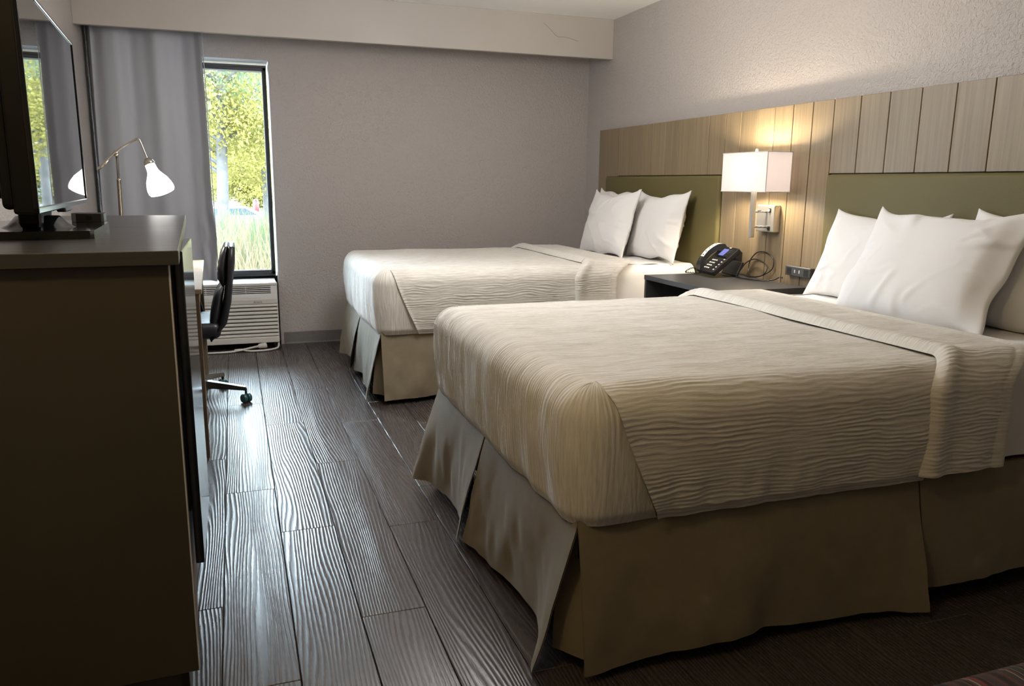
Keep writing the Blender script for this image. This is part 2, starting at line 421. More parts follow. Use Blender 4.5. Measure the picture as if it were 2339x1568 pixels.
def patches(name, parts, mat, parent=None):
    V, F, k, UVS = [], [], 0, []
    for P, flip, *uv in parts:
        UVS.append(np.stack(np.broadcast_arrays(*uv[0]), -1).reshape(-1, 2) if uv else np.zeros((P.shape[0] * P.shape[1], 2)))
        nu, nv = P.shape[:2]; V.append(P.reshape(-1, 3)); f = grid_faces(nu, nv, k)
        F.append(f[:, ::-1] if flip else f); k += nu * nv
    o = mesh(name, np.concatenate(V), np.concatenate(F), mat, parent, smooth=True)
    uvl = o.data.uv_layers.new(name='cloth'); UV = np.concatenate(UVS); li = np.empty(len(o.data.loops), dtype=np.int32); o.data.loops.foreach_get('vertex_index', li)
    uvl.data.foreach_set('uv', UV[li].astype(np.float32).ravel())
    return o

def build_coverlet(xf, y0, y1, zt, zb, fold_x, hem, step, label, seed, mitre=.15):
    B = BedShape(xf, y0, y1, zt); r = B.r; drop = zt - zb + r * (PI / 2 - 1)
    parts = []; AMP = .0030
    soft = lambda x, y: .004 * vn(x * 3, y * 3, seed) + .002 * vn(x * 9, y * 7, seed + 9)
    tuck = lambda d: -.010 * sst(drop - .03, drop, d) + .014 * np.sin(np.clip(d / drop, 0, 1) * PI)
    xe = fold_x + .03
    # top + foot drop in one strip
    u = np.concatenate([-np.linspace(drop, 0, int(drop / .012) + 1), np.linspace(0, xe - xf - r, int((xe - xf) / .018))[1:]])
    v = np.arange(y0 + r, y1 - r + step, step); v[-1] = y1 - r
    U, Vv = np.meshgrid(u, v, indexing='ij')
    P = np.where((U >= 0)[..., None], B.top(xf + r + np.maximum(U, 0), Vv), B.foot(np.maximum(-U, 0), Vv))
    low = sst(.12, drop, -U)
    h = rib(U, Vv, amp=AMP, seed=seed) + soft(U, Vv) + np.where(U < 0, tuck(-U), 0) + low * .006 * vn(Vv * 11, U * 3, seed + 5)
    parts.append((displaced(P, h), False, (U, Vv)))
    # corner flaps of the foot drop, wrapped round the corner
    d = np.linspace(0.0005, drop, 46)
    ext = mitre * np.clip((d - .03) / (drop - .03), 0, 1) ** 1.25
    lat_n = int((r * PI / 2 + mitre) / max(step, .003)) + 2
    for near in (True, False):
        t = np.linspace(0, 1, lat_n); D, T = np.meshgrid(d, t, indexing='ij'); E = ext[:, None]
        tot = r * PI / 2 + E; s = T * tot; q = np.where(s < r * PI / 2, s / (r * PI / 2), 1 + (s - r * PI / 2))
        P = B.corner(D, q, near)
        Vq = (y0 + r - s) if near else (y1 - r + s)
        h = rib(-D, Vq, amp=AMP, seed=seed) * sst(.0, .03, D + .012) + tuck(D) + soft(-D, Vq) + sst(.12, drop, D) * .006 * vn(Vq * 11, -D * 3, seed + 5)
        pp = displaced(P, h if near else -h); parts.append((pp, not near, (-D, Vq)))
    # side drops from the mitre seam to past the fold
    d = np.concatenate([np.arange(0, drop, step), [drop]])
    ext2 = mitre * np.clip((d - .03) / (drop - .03), 0, 1) ** 1.25
    for near in (True, False):
        t = np.linspace(0, 1, 110); D, T = np.meshgrid(d, t, indexing='ij'); x0 = (xf + r + ext2 - .004)[:, None]
        X = x0 + (xe - .10 * sst(0, .15, D) - x0) * T ** 1.15
        P = B.side(X, D, near)
        pk = sst(.16, drop, D)
        wr = np.maximum(0, vn(X * 16 + D * 3, D * 1.5, seed + 7)) ** 2
        lip = .005 * np.exp(-((X - x0) / .012) ** 2) * sst(.02, .1, D)
        Vq = (y0 + r - D) if near else (y1 - r + D); Uq = X - xf - r
        h = rib(Uq, Vq, amp=AMP + .0010 * sst(.05, .2, D), seed=seed) + tuck(D) + soft(Uq, Vq) + pk * (.011 * wr + .004 * vn(X * 30, D * 9, seed + 8)) + lip + .003 * sst(.03, .1, D)
        pp = displaced(P, h if near else -h); parts.append((pp, not near, (Uq, Vq)))
    cv = patches('coverlet', parts, 'coverlet')
    tag(cv, label, 'coverlet')
    # turned-back top edge
    Bf = BedShape(xf, y0, y1, zt, .006); parts2 = []
    fx = lambda D: fold_x - .10 * sst(0, .15, D)
    w = np.concatenate([np.linspace(0, .03, 7), np.linspace(.03, hem, 34)[1:]])
    def lay(P, W, ribs, sg):
        edge = .018 * np.sin(np.clip(W / .03, 0, 1) * PI / 2) + .015 * np.exp(-((W - .045) / .04) ** 2)
        seam = np.where(np.abs(W - (hem - .055)) < .006, -.002, 0) - .006 * sst(hem - .012, hem, W)
        return displaced(P, sg * (edge + ribs * sst(.0, .03, W) * np.where(W > hem - .055, .25, 1) + seam - .004))
    v = np.arange(y0 + r, y1 - r + step, step); v[-1] = y1 - r
    W, Vv = np.meshgrid(w, v, indexing='ij'); X = fold_x + W + .012 * vn(Vv * 3, 0 * W, seed + 12)
    P = Bf.top(X, Vv); parts2.append((lay(P, W, rib(X, Vv, amp=AMP, seed=seed + 40), 1), False, (X, Vv)))
    for near in (True, False):
        D, W = np.meshgrid(np.concatenate([np.arange(0, drop - .01, step), [drop - .01]]), w, indexing='ij')
        X = fx(D) + W * (1 - .12 * sst(0, .15, D)) + .012 * vn(y0 * 3 if near else y1 * 3, 0 * W, seed + 12) * (1 - sst(0, .2, D)); P = Bf.side(X, D, near)
        Vq = (y0 + r - D) if near else (y1 - r + D)
        parts2.append((lay(P, W, rib(X, Vq, amp=AMP + .0010 * sst(.05, .2, D), seed=seed + 40) + .006 * sst(.15, drop, D) * vn(X * 18, D * 3, seed + 13), 1 if near else -1), not near, (X, Vq)))
    patches('folded_edge', parts2, 'coverlet', cv)
    return cv

def skirt_panel(name, parent, path, nrm, zt, seed, flare=.05, hem=.03, edge=(.0, .0), n=46, wav=.026):
    """path: start and end of the panel's top edge; nrm: outward; edge: extra flare at both ends"""
    a, b = np.array(path[0], float), np.array(path[1], float); L = np.linalg.norm(b - a); nr = np.array(nrm, float)
    s = np.linspace(0, 1, n); t = np.linspace(0, 1, 22); S, T = np.meshgrid(s, t, indexing='ij')
    base = a[None, None] + (b - a)[None, None] * S[..., None]
    e = edge[0] * np.exp(-(S * L / .10) ** 2) + edge[1] * np.exp(-((1 - S) * L / .10) ** 2)
    wv = wav * T ** 1.2 * vn(S * L * 4.5 + .3 * T, T * 1.2, seed) + .010 * T * vn(S * L * 11 + T, T * 1.5, seed + 1) + .004 * sst(.1, .5, T) * vn(S * L * 24 - T * 3, T * 4, seed + 5)
    out = flare * (1 - (1 - T) ** 1.6) + e * T ** 1.3 + wv
    lift = hem + .022 * np.abs(vn(S * L * 2.2, 0 * T, seed + 2)) - .012 * e / .05
    z = zt - (zt - np.maximum(lift, .012)) * T - .5 * out * .1
    P = np.concatenate([base + nr[None, None] * out[..., None], z[..., None]], -1)
    V = P.reshape(-1, 3); k = len(V)
    bk = P - np.concatenate([np.broadcast_to(nr * .004, P.shape[:2] + (2,)), np.zeros(P.shape[:2] + (1,))], -1)
    F = grid_faces(n, 22); F2 = grid_faces(n, 22, k)[:, ::-1]
    return mesh(name, np.concatenate([V, bk.reshape(-1, 3)]), np.concatenate([F, F2]), 'skirt_cloth', parent, smooth=True)

def build_bed(xf, y0, y1, zt, zs, label, seed, near_split):
    bed = thing('bed', label, 'bed', ((xf + 2.7) / 2, (y0 + y1) / 2, 0))
    # mattress under a fitted white sheet
    B = BedShape(xf + .02, y0 + .015, y1 - .015, zt - .014, 0, .075); r = B.r; dr = zt - .435 + .04
    parts = []
    x = np.linspace(B.xf + r, 2.715, 70); y = np.linspace(B.y0 + r, B.y1 - r, 60)
    X, Y = np.meshgrid(x, y, indexing='ij'); parts.append((displaced(B.top(X, Y), .003 * vn(X * 5, Y * 5, seed) + .0025 * vn(X * 13 + Y * 6, Y * 9, seed + 1)), False))
    d = np.linspace(0, dr, 40)
    for near in (True, False):
        D, X2 = np.meshgrid(d, np.linspace(B.xf + r, 2.715, 90), indexing='ij'); h = .004 * vn(X2 * 8 + D * 7, D * 6, seed + 3) + .003 * vn(X2 * 20 - D * 14, D * 12, seed + 4)
        parts.append((displaced(B.side(X2, D, near), h if near else -h), not near))
    D, Y2 = np.meshgrid(d, y, indexing='ij'); parts.append((B.foot(D, Y2), True))
    for near in (True, False):
        D, Q = np.meshgrid(np.linspace(.0005, dr, 30), np.linspace(0, 1, 8), indexing='ij'); parts.append((B.corner(D, Q, near), not near))
    m = patches('mattress', parts, 'white_cotton', bed)
    MB().box(xf + .045, 2.71, y0 + .05, y1 - .05, .18, .385, .02, 2).build('box_spring', 'skirt_cloth', bed)
    for px in (xf + .10, 2.55):
        for py in (y0 + .10, y1 - .10):
            MB().box(px - .035, px + .035, py - .035, py + .035, 0, .18, .004).build('leg', 'black_plastic', bed)
    # pleated skirt: straight panels, inserts behind the pleats
    sk = MB().box(xf + .03, 2.71, y0 + .035, y0 + .039, .30, .405, 0).box(xf + .03, 2.71, y1 - .039, y1 - .035, .30, .405, 0).box(xf + .03, xf + .034, y0 + .035, y1 - .035, .30, .405, 0).build('bed_skirt', 'skirt_cloth', bed)
    xs, ya, yb, ym, z0 = xf + .022, y0 + .022, y1 - .022, (y0 + y1) / 2 + .06, .405
    skirt_panel('skirt_panel', sk, ((xs - .002, ya), (near_split, ya)), (0, -1), z0, seed + 1, .045, .028, (.02, .03), 70)
    skirt_panel('skirt_panel', sk, ((near_split + .004, ya), (2.70, ya)), (0, -1), z0, seed + 2, .040, .045, (.015, .0), 50)
    skirt_panel('skirt_panel', sk, ((xs, ym - .005), (xs, ya - .0)), (-1, 0), z0, seed + 3, .050, .030, (.03, .06), 56)
    skirt_panel('skirt_panel', sk, ((xs, yb + .0), (xs, ym + .005)), (-1, 0), z0, seed + 4, .055, .030, (.05, .05), 56)
    skirt_panel('skirt_panel', sk, ((2.70, yb), (xs + .02, yb)), (0, 1), z0, seed + 5, .05, .028, (.0, .05), 60)
    # inserts
    skirt_panel('pleat_insert', sk, ((xs + .012, ym + .10), (xs + .012, ym - .10)), (-1, 0), z0, seed + 6, .025, .035, (0, 0), 14, .004)
    skirt_panel('pleat_insert', sk, ((near_split - .1, ya + .012), (near_split + .1, ya + .012)), (0, -1), z0, seed + 7, .02, .035, (0, 0), 14, .004)
    for yc, sg in ((ya, 1), (yb, -1)):
        c = np.array([xs + .012, yc + .012 * sg]); dv = np.array([-.7071, -.7071 * sg])
        p0, p1 = c + np.array([-.0, .09 * sg]), c + np.array([.09, 0])
        skirt_panel('pleat_insert', sk, ((p0, p1) if sg > 0 else (p1, p0)), dv, z0, seed + 8, .085, .035, (0, 0), 16, .004)
    return bed

F_BED = dict(xf=.712, y0=4.270, y1=5.625, zt=.748)
N_BED = dict(xf=.735, y0=1.632, y1=3.075, zt=.738)
build_bed(F_BED['xf'], F_BED['y0'], F_BED['y1'], F_BED['zt'], .73, 'double bed with a tan pleated skirt, against the far wall beside the window', 50, 1.80)
build_bed(N_BED['xf'], N_BED['y0'], N_BED['y1'], N_BED['zt'], .72, 'double bed with a tan pleated skirt, nearest the camera on the open floor', 90, 1.83)
build_coverlet(F_BED['xf'], F_BED['y0'], F_BED['y1'], F_BED['zt'], .385, 1.97, .33, .0040, 'off-white crinkled coverlet with folded edge, on the far bed by the window', 11)
build_coverlet(N_BED['xf'], N_BED['y0'], N_BED['y1'], N_BED['zt'], .392, 1.90, .36, .0028, 'off-white crinkled coverlet with folded edge, on the bed nearest the camera', 31)

def build_pillow(label, bx, yc, z0, tilt, w, hgt, thick, seed, open_end=-1, roll=0, yaw=0):
    """stands on its long edge at x=bx, leaning back towards +x by tilt; width along y"""
    n, m = 64, 46
    u = np.linspace(-1, 1, n); v = np.linspace(-1, 1, m); U, Vv = np.meshgrid(u, v, indexing='ij')
    a, b = w / 2, hgt / 2
    Yp = a * U * (1 - .055 * (1 - Vv ** 2) * np.abs(U) ** 2) + .012 * vn(Vv * 2.2, 0 * U, seed) * np.abs(U) ** 3
    Zp = b * Vv * (1 - np.where(Vv > 0, .085, .025) * (1 - U ** 2) * np.abs(Vv) ** 2) + .012 * vn(U * 2.5, 0 * Vv, seed + 1) * np.abs(Vv) ** 3
    Zp = Zp + .022 * np.sign(Vv) * np.abs(Vv) ** 4 * np.abs(U) ** 6
    q = np.clip(1 - np.abs(U) ** 2.6, 0, 1) ** .62 * np.clip(1 - np.abs(Vv) ** 2.4, 0, 1) ** .60
    end = sst(.72, 1.0, U * open_end)
    q = q * (1 - .55 * end)
    sides = []
    ang = np.arctan2(Vv, U); rad = np.sqrt(U ** 2 + Vv ** 2)
    cr = np.maximum(0, vn(ang * 9, rad * 1.5, seed + 2)) ** 1.5 * sst(.45, 1.05, rad) * (1 - sst(1.2, 1.4, rad))
    cz = 1 - np.abs(vn(U * 2.6 + Vv * 1.8, Vv * 2.2 - U * 1.9, seed + 3)); wr = .015 * cr + .009 * sst(.84, 1, cz) * (.3 + .7 * np.maximum(0, vn(U * 2, Vv * 2, seed + 9))) + .004 * vn(U * 2.4, Vv * 2, seed + 4)
    for sg in (-1, 1):
        X = sg * (thick / 2 * q + .004) + sg * wr * np.clip(q * 2.2, 0, 1)
        sides.append(np.stack([X, Yp, Zp + b], -1))
    V = np.concatenate([s.reshape(-1, 3) for s in sides]); k = n * m
    f = grid_faces(n, m); F = [f[:, ::-1], f + k]
    rim = [i * m for i in range(n)] + [(n - 1) * m + j for j in range(1, m)] + [i * m + m - 1 for i in range(n - 2, -1, -1)] + [j for j in range(m - 2, 0, -1)]
    rr = np.array(rim); F.append(np.stack([rr, np.roll(rr, -1), np.roll(rr, -1) + k, rr + k], -1))
    R = Matrix.Rotation(yaw, 4, 'Z') @ Matrix.Rotation(tilt, 4, 'Y') @ Matrix.Rotation(roll, 4, 'X')
    V = V @ np.array(R.to_3x3()).T
    o = mesh('pillow', V, np.concatenate(F), 'white_cotton', smooth=True)
    o.location = (bx, yc, z0); return tag(o, label, 'pillow')

def build_pillows():
    # far bed
    build_pillow('white pillow standing in the corner at the back of the far bed, mostly hidden', 2.575, 5.28, .745, .22, .62, .44, .13, 3, 1)
    build_pillow('white pillow leaning on the far bed\'s green pad, on the side towards the telephone', 2.565, 4.62, .748, .24, .63, .425, .15, 5, -1)
    build_pillow('white pillow standing in front of the other two on the far bed', 2.41, 5.03, .745, .27, .68, .43, .14, 8, -1)
    # near bed
    build_pillow('white pillow at the back of the near bed, beside the nightstand and black outlet', 2.535, 2.74, .722, .40, .64, .40, .14, 12, 1)
    build_pillow('white pillow at the back of the near bed, cut off by the right picture edge', 2.545, 1.985, .725, .38, .66, .42, .15, 15, 1)
    build_pillow('large white pillow standing in front of the other two on the near bed', 2.345, 2.295, .727, .50, .70, .45, .17, 19, -1)
build_pillows()

# ------------------------------------------------------------------ headboards and panelling
HX = 2.75
def build_headboard(label, ys, mirror):
    """ys: outer end, pad edge, inner end"""
    lo, hi = min(ys[0], ys[2]), max(ys[0], ys[2])
    h = thing('headboard', label, 'headboard', (XR, (lo + hi) / 2, 0))
    MB().box(HX + .012, XR - .001, lo + .002, hi - .002, .25, 1.626, 0).build('backing', 'black_matte', h)
    outer, inner = ys[0], ys[2]; sg = 1 if inner > outer else -1
    e0, pad = outer, ys[1]
    endw = .328
    # L-shaped outer board
    prof = [(outer, .26), (pad, .26), (pad, 1.278), (outer + sg * (endw - .002), 1.278), (outer + sg * (endw - .002), 1.630), (outer, 1.630)]
    if sg < 0: prof = prof[::-1]
    V, F = extrude_profile(prof, HX, HX + .012, 'x'); mesh('plank', V, F, 'oak', h, loc=(0, 0, 1))
    y = outer + sg * endw; pw = (inner - y) / 8
    for i in range(8):
        a, b = sorted((y + pw * i, y + pw * (i + 1)))
        MB().box(HX, HX + .012, a + .002, b - .002, 1.281, 1.630, .0015).build('plank', 'oak', h, loc=(0, (a + b) / 2 - (lo + hi) / 2, 1.4))
    a, b = sorted((pad, inner))
    MB().box(HX - .022, HX + .02, a + .004, b - .004, .40, 1.277, .02, 4).build('upholstered_pad', 'olive_vinyl', h, smooth=True)
    return h
build_headboard('oak-planked headboard with olive green pad, behind the far bed', (5.811, 5.655, 4.101), 0)
build_headboard('oak-planked headboard with olive green pad, behind the near bed', (1.497, 1.655, 3.207), 0)
def build_panelling():
    h = thing('wall_panel', 'oak-planked wall panel behind the nightstand, between the two headboards', 'wall panel', (XR, 3.654, 0))
    MB().box(HX + .012, XR - .001, 3.211, 4.097, .25, 1.626, 0).build('backing', 'black_matte', h)
    pw = (4.101 - 3.207) / 6
    for i in range(6):
        a = 3.207 + pw * i
        MB().box(HX, HX + .012, a + .002, a + pw - .002, .26, 1.630, .0015).build('plank', 'oak', h, loc=(0, a + pw / 2 - 3.654, .9))
    MB().lathe([(0, -.004), (.003, -.004), (.003, 0), (.0015, .004), (0, .005)], 8, (0, 0, 1), (HX + .006, 3.211, 1.632)).build('nail', 'brushed_steel', h)
build_panelling()

# ------------------------------------------------------------------ wall lamp
def text_mesh(name, body, size, mat, parent, loc, rot, depth=.0006):
    cu = bpy.data.curves.new(name, 'FONT'); cu.body = body; cu.size = size; cu.extrude = depth; cu.align_x = 'CENTER'; cu.align_y = 'CENTER'; cu.shear = .2
    o = bpy.data.objects.new(name, cu); COL.objects.link(o)
    me = bpy.data.meshes.new_from_object(o.evaluated_get(bpy.context.evaluated_depsgraph_get()))
    bpy.data.objects.remove(o)
    me.materials.clear()
    ob = link_mesh(name, me, mat, parent); ob.location = Vector(loc) - base_of(parent); ob.rotation_euler = rot
    return ob

def build_sconce():
    t = thing('wall_lamp', 'lit wall lamp with boxy white shade and steel backplate, above the nightstand', 'lamp', (HX, 3.69, 1.05))
    px = HX - .042
    MB().box(px, HX, 3.545, 3.695, .975, 1.118, .005, 2).build('backplate', 'brushed_steel', t)
    for z in (1.09, .995):
        b = MB().box(px - .004, px, 3.572, 3.592, z - .012, z + .012, .002).build('power_socket' if z > 1.05 else 'switch', 'black_plastic', t)
        MB().box(px - .009, px - .004, 3.577, 3.587, z - .006, z + .006, .001).build('rocker', 'label_white' if z > 1.05 else 'black_gloss', b)
    cx, cy = 2.625, 3.617
    for z in (1.083, 1.003):
        MB().tube([(cx, cy, z), (cx + .03, cy, z), (px, cy - .012, z)], .0065, 10).build('arm', 'chrome', t, smooth=True)
    V, F = box_vf(cx - .012, cx + .012, cy - .012, cy + .012, .945, 1.20, .004, 2)
    MB().add(V, F).build('stem', 'brushed_steel', t)
    MB().lathe([(0, .1), (.01, .1), (.01, .05), (.006, 0), (0, 0)], 12, (0, 0, 1), (cx, cy, 1.14)).build('socket', 'brushed_steel', t)
    # shade: four thin cloth walls with hemmed rims
    x0, x1, y0, y1, z0, z1, th = 2.55, 2.70, 3.421, 3.813, 1.188, 1.389, .0015
    s = MB().box(x0, x0 + th, y0, y1, z0, z1, 0).box(x1 - th, x1, y0, y1, z0, z1, 0).box(x0, x1, y0, y0 + th, z0, z1, 0).box(x0, x1, y1 - th, y1, z0, z1, 0).build('shade', 'shade_linen', t)
    rm = MB()
    for z in (z0, z1):
        rm.tube([(x0, y0, z), (x0, y1, z), (x1, y1, z), (x1, y0, z), (x0, y0, z)], .0022, 6)
    rm.build('rim', 'white_plastic', s)
    MB().tube([(x0, cy, 1.372), (x1, cy, 1.372)], .002, 6).tube([(cx, y0, 1.372), (cx, y1, 1.372)], .002, 6).build('spider', 'brushed_steel', s)
    MB().lathe([(0, .028), (.006, .027), (.009, .018), (.006, .004), (.011, 0), (0, -.012)], 14, (0, 0, 1), (cx, cy, 1.384)).build('finial', 'white_plastic', t, smooth=True)
    MB().lathe([(.0, .0), (.013, .0), (.014, .02), (.028, .055), (.030, .075), (.022, .098), (.0, .107)], 16, (0, 0, 1), (cx, cy, 1.235)).build('bulb', 'bulb_warm', t, smooth=True)
build_sconce()

# ------------------------------------------------------------------ nightstand and what stands on it
NZ = .715
def build_nightstand():
    t = thing('nightstand', 'dark grey open nightstand between the two beds', 'nightstand', (2.46, 3.63, 0))
    x0, x1, y0, y1 = 2.19, 2.728, 3.262, 3.985
    MB().box(x0, x1, y0, y1, NZ - .026, NZ, .0015).build('top', 'dark_grey_laminate', t)
    for y in (y0, y1 - .02): MB().box(x0 + .004, x1, y, y + .02, 0, NZ - .026, .001).build('side_panel', 'grey_edge', t)
    MB().box(x1 - .015, x1, y0 + .02, y1 - .02, .06, NZ - .026, 0).build('back_panel', 'black_matte', t)
    MB().box(x0 + .03, x1 - .015, y0 + .02, y1 - .02, .36, .38, .001).build('shelf', 'black_matte', t)
    MB().box(x0 + .02, x1 - .015, y0 + .02, y1 - .02, .08, .10, .001).build('shelf', 'black_matte', t)
build_nightstand()

def build_phone():
    t = thing('telephone', 'black desk telephone with blue screen and white strip on its handset, on the nightstand', 'telephone', (2.50, 3.83, NZ), -.10)
    # local: front edge towards -x; +y is the handset side; body tilted up to the back
    tl = Matrix.Translation((0, 0, .012)) @ Matrix.Rotation(-math.radians(40), 4, 'Y')
    L, W = .205, .19
    def P(mb, name, mat, parent=t, smooth=False): return mb.xf(tl).build(name, mat, parent, smooth, world=False)
    b = P(MB().box(0, L, -W / 2, W / 2, -.004, .026, .006, 2), 'body', 'black_plastic')
    P(MB().box(.118, L - .006, -W / 2 + .008, .035, .026, .030, .002), 'screen_surround', 'black_gloss', b)
    P(MB().box(.128, .180, -.028, .026, .030, .0315, .0005), 'screen', 'phone_screen')
    P(MB().box(.190, .196, -.03, -.01, .030, .0308, 0), 'brand_mark', 'key_grey', b)
    kb = MB()
    for r in range(4):
        for c in range(3):
            P(MB().box(.022 + r * .021, .031 + r * .021, .022 - c * .021, .035 - c * .021, .026, .030, .0012), 'key', 'key_grey')
    for r in range(5): P(MB().box(.018 + r * .0205, .026 + r * .0205, -.085, -.073, .026, .0295, .001), 'key', 'key_grey')
    for r in range(4): P(MB().box(.130 + r * .013, .136 + r * .013, -.066, -.044, .030, .0315, .001), 'line_key', 'black_matte')
    for a, c in ((.060, -.050), (.078, -.050), (.069, -.062), (.069, -.038), (.034, -.050), (.044, -.056)): P(MB().box(a - .004, a + .004, c - .005, c + .005, .026, .029, .001), 'key', 'black_gloss')
    # handset: arched bar with ear and mouth ends
    hp = spline([(-.002, .028), (.03, .058), (.10, .078), (.17, .070), (.205, .044)], 6)
    prof = [(x, z) for x, z in hp] + [(.205, .022), (.165, .022), (.150, .044), (.10, .052), (.05, .044), (.035, .024), (.0, .020)]
    V, F = extrude_profile(prof, .045, .094, 'y'); hs = P(MB().add(V, F), 'handset', 'black_plastic')
    st = [(x, z + .0008) for x, z in hp if .055 < x < .195]; st2 = st + [(x, z - .001) for x, z in reversed(st)]
    V, F = extrude_profile(st2, .052, .088, 'y'); P(MB().add(V, F), 'instruction_strip', 'label_white', hs)
    ink = MB()
    for i in range(7):
        x, z = hp[int(7 + i * 1.9)]; ink.box(x - .003, x + .003, .063, .077, z + .0002, z + .0016, 0)
    P(ink, 'printed_marks', 'logo_ink', hs)
    # folding foot and back support
    MB().box(.115, .130, -.085, .085, .0, .085, .003).xf(Matrix.Translation((.03, 0, .056)) @ Matrix.Rotation(.42, 4, 'Y')).build('foot', 'black_plastic', t, world=False)
    # coiled handset cord, loops off to the left of the set
    pts = [(.01, .085, .012), (-.005, .105, .02), (-.02, .125, .032), (-.035, .15, .022), (-.05, .16, .006), (-.02, .15, .004), (.03, .13, .004)]
    sp = spline(pts, 14); co = []
    for i, p in enumerate(sp): co.append((p[0] + .0035 * math.cos(i * 1.4), p[1], p[2] + .002 + .0035 * math.sin(i * 1.4)))
    MB().tube(co, .0022, 6).build('handset_cord', 'black_plastic', t, True, world=False)
build_phone()

def build_cable():
    t = thing('network_cable', 'thin black cable coiled loosely on the nightstand, clear plug at its end', 'cable', (2.70, 3.66, NZ))
    R = [(2.735, 3.86, .004), (2.72, 3.78, .006), (2.70, 3.70, .006), (2.71, 3.62, .02), (2.73, 3.56, .06), (2.737, 3.56, .11), (2.738, 3.62, .145), (2.738, 3.70, .142), (2.736, 3.755, .10),
         (2.73, 3.765, .05), (2.71, 3.73, .015), (2.70, 3.66, .008), (2.712, 3.60, .03), (2.73, 3.60, .07), (2.736, 3.66, .095), (2.736, 3.73, .100), (2.73, 3.79, .075), (2.70, 3.80, .03), (2.65, 3.77, .006), (2.62, 3.70, .005), (2.63, 3.62, .005), (2.66, 3.54, .005), (2.70, 3.50, .012), (2.716, 3.475, .028)]
    MB().tube(spline([(x, y, NZ + z) for x, y, z in R], 8), .0032, 8).build('cord', 'black_plastic', t, True)
    MB().box(2.709, 2.722, 3.45, 3.476, NZ + .024, NZ + .034, .001).build('plug', 'pane_glass', t)
build_cable()

def build_outlets():
    t = thing('power_outlet', "black outlet box with two sockets on the oak panel, beside the near bed's pillows", 'outlet', (HX, 3.34, .785))
    x = HX - .030
    MB().box(x, HX, 3.243, 3.437, .762, .812, .003).build('body', 'grey_edge', t)
    for y in (3.405, 3.275):
        s = MB().box(x - .0015, x, y - .017, y + .017, .770, .804, .001).build('socket', 'black_matte', t)
        MB().box(x - .002, x - .0014, y - .007, y - .004, .788, .797, 0).box(x - .002, x - .0014, y + .004, y + .007, .788, .797, 0).box(x - .002, x - .0014, y - .002, y + .002, .777, .782, 0).build('socket_slots', 'slot_dark', s)
    for y in (3.360, 3.325): MB().box(x - .001, x, y - .004, y + .004, .779, .795, 0).build('usb_port', 'key_grey', t)
    j = thing('telephone_jack', 'black telephone wall jack mounted low on the oak panel behind the telephone', 'jack', (HX, 3.90, .80))
    MB().box(HX - .03, HX, 3.855, 3.945, .765, .845, .004).build('housing', 'black_plastic', j)
    MB().box(HX - .045, HX - .03, 3.885, 3.915, .79, .82, .002).build('plug', 'black_gloss', j)
build_outlets()

# ------------------------------------------------------------------ curtain
def build_curtain():
    t = thing('curtain', 'plain grey blackout curtain covering the left part of the window', 'curtain', (-.48, 5.93, 0))
    n, m = 150, 40; s = np.linspace(0, 1, n); z = np.linspace(0, 1, m); S, Z = np.meshgrid(s, z, indexing='ij')
    zz = .525 + (2.395 - .525) * Z + .004 * np.sin(S * 30) * (1 - Z)
    xr = -.147 + .020 * (1 - Z); xl = -.806 - .03 * (1 - Z)
    x = xl + (xr - xl) * S + .012 * sst(.86, 1, S) * vn(Z * 6, 0 * S, 4) * (1 - Z)
    fold = .030 * np.sin(S * 2 * PI * 2.6 + 1.2 + .6 * np.sin(S * 5)) * (.35 + .65 * Z) + .005 * np.sin(S * 2 * PI * 6.3 + 1) * (.5 + .5 * Z)
    pk = sst(.80, 1, S) * (1 - sst(.1, .55, Z)) * (.020 * vn(S * 16 + Z * 9, Z * 10, 6) + .008 * vn(S * 35, Z * 24, 8))
    y = 5.93 + fold + pk - .03 * sst(.93, 1, S)
    P = np.stack([x, y, zz], -1)
    rs = np.linspace(0, 1, 9)[:-1][:, None, None]; first = P[0][None]; wallend = first * np.array([0, 0, 1]) + np.array([-.857, 6.128, 0])
    P = np.concatenate([wallend * (1 - rs) + first * rs, P]); n = len(P)
    k = n * m; V = np.concatenate([P.reshape(-1, 3), (P + np.array([.002, .004, 0])).reshape(-1, 3)])
    mesh('cloth', V, np.concatenate([grid_faces(n, m), grid_faces(n, m, k)[:, ::-1]]), 'curtain_cloth', t, True)
    MB().tube([(-.135 + .012 * (1 - k / 30), 5.898 + .004 * math.sin(k), .53 + 1.86 * k / 30) for k in range(31)], .0035, 6).build('side_hem', 'curtain_cloth', t, True)
    MB().box(-.83, .40, 5.915, 5.945, 2.40, ZC, .003).build('track', 'white_plastic', t)
build_curtain()

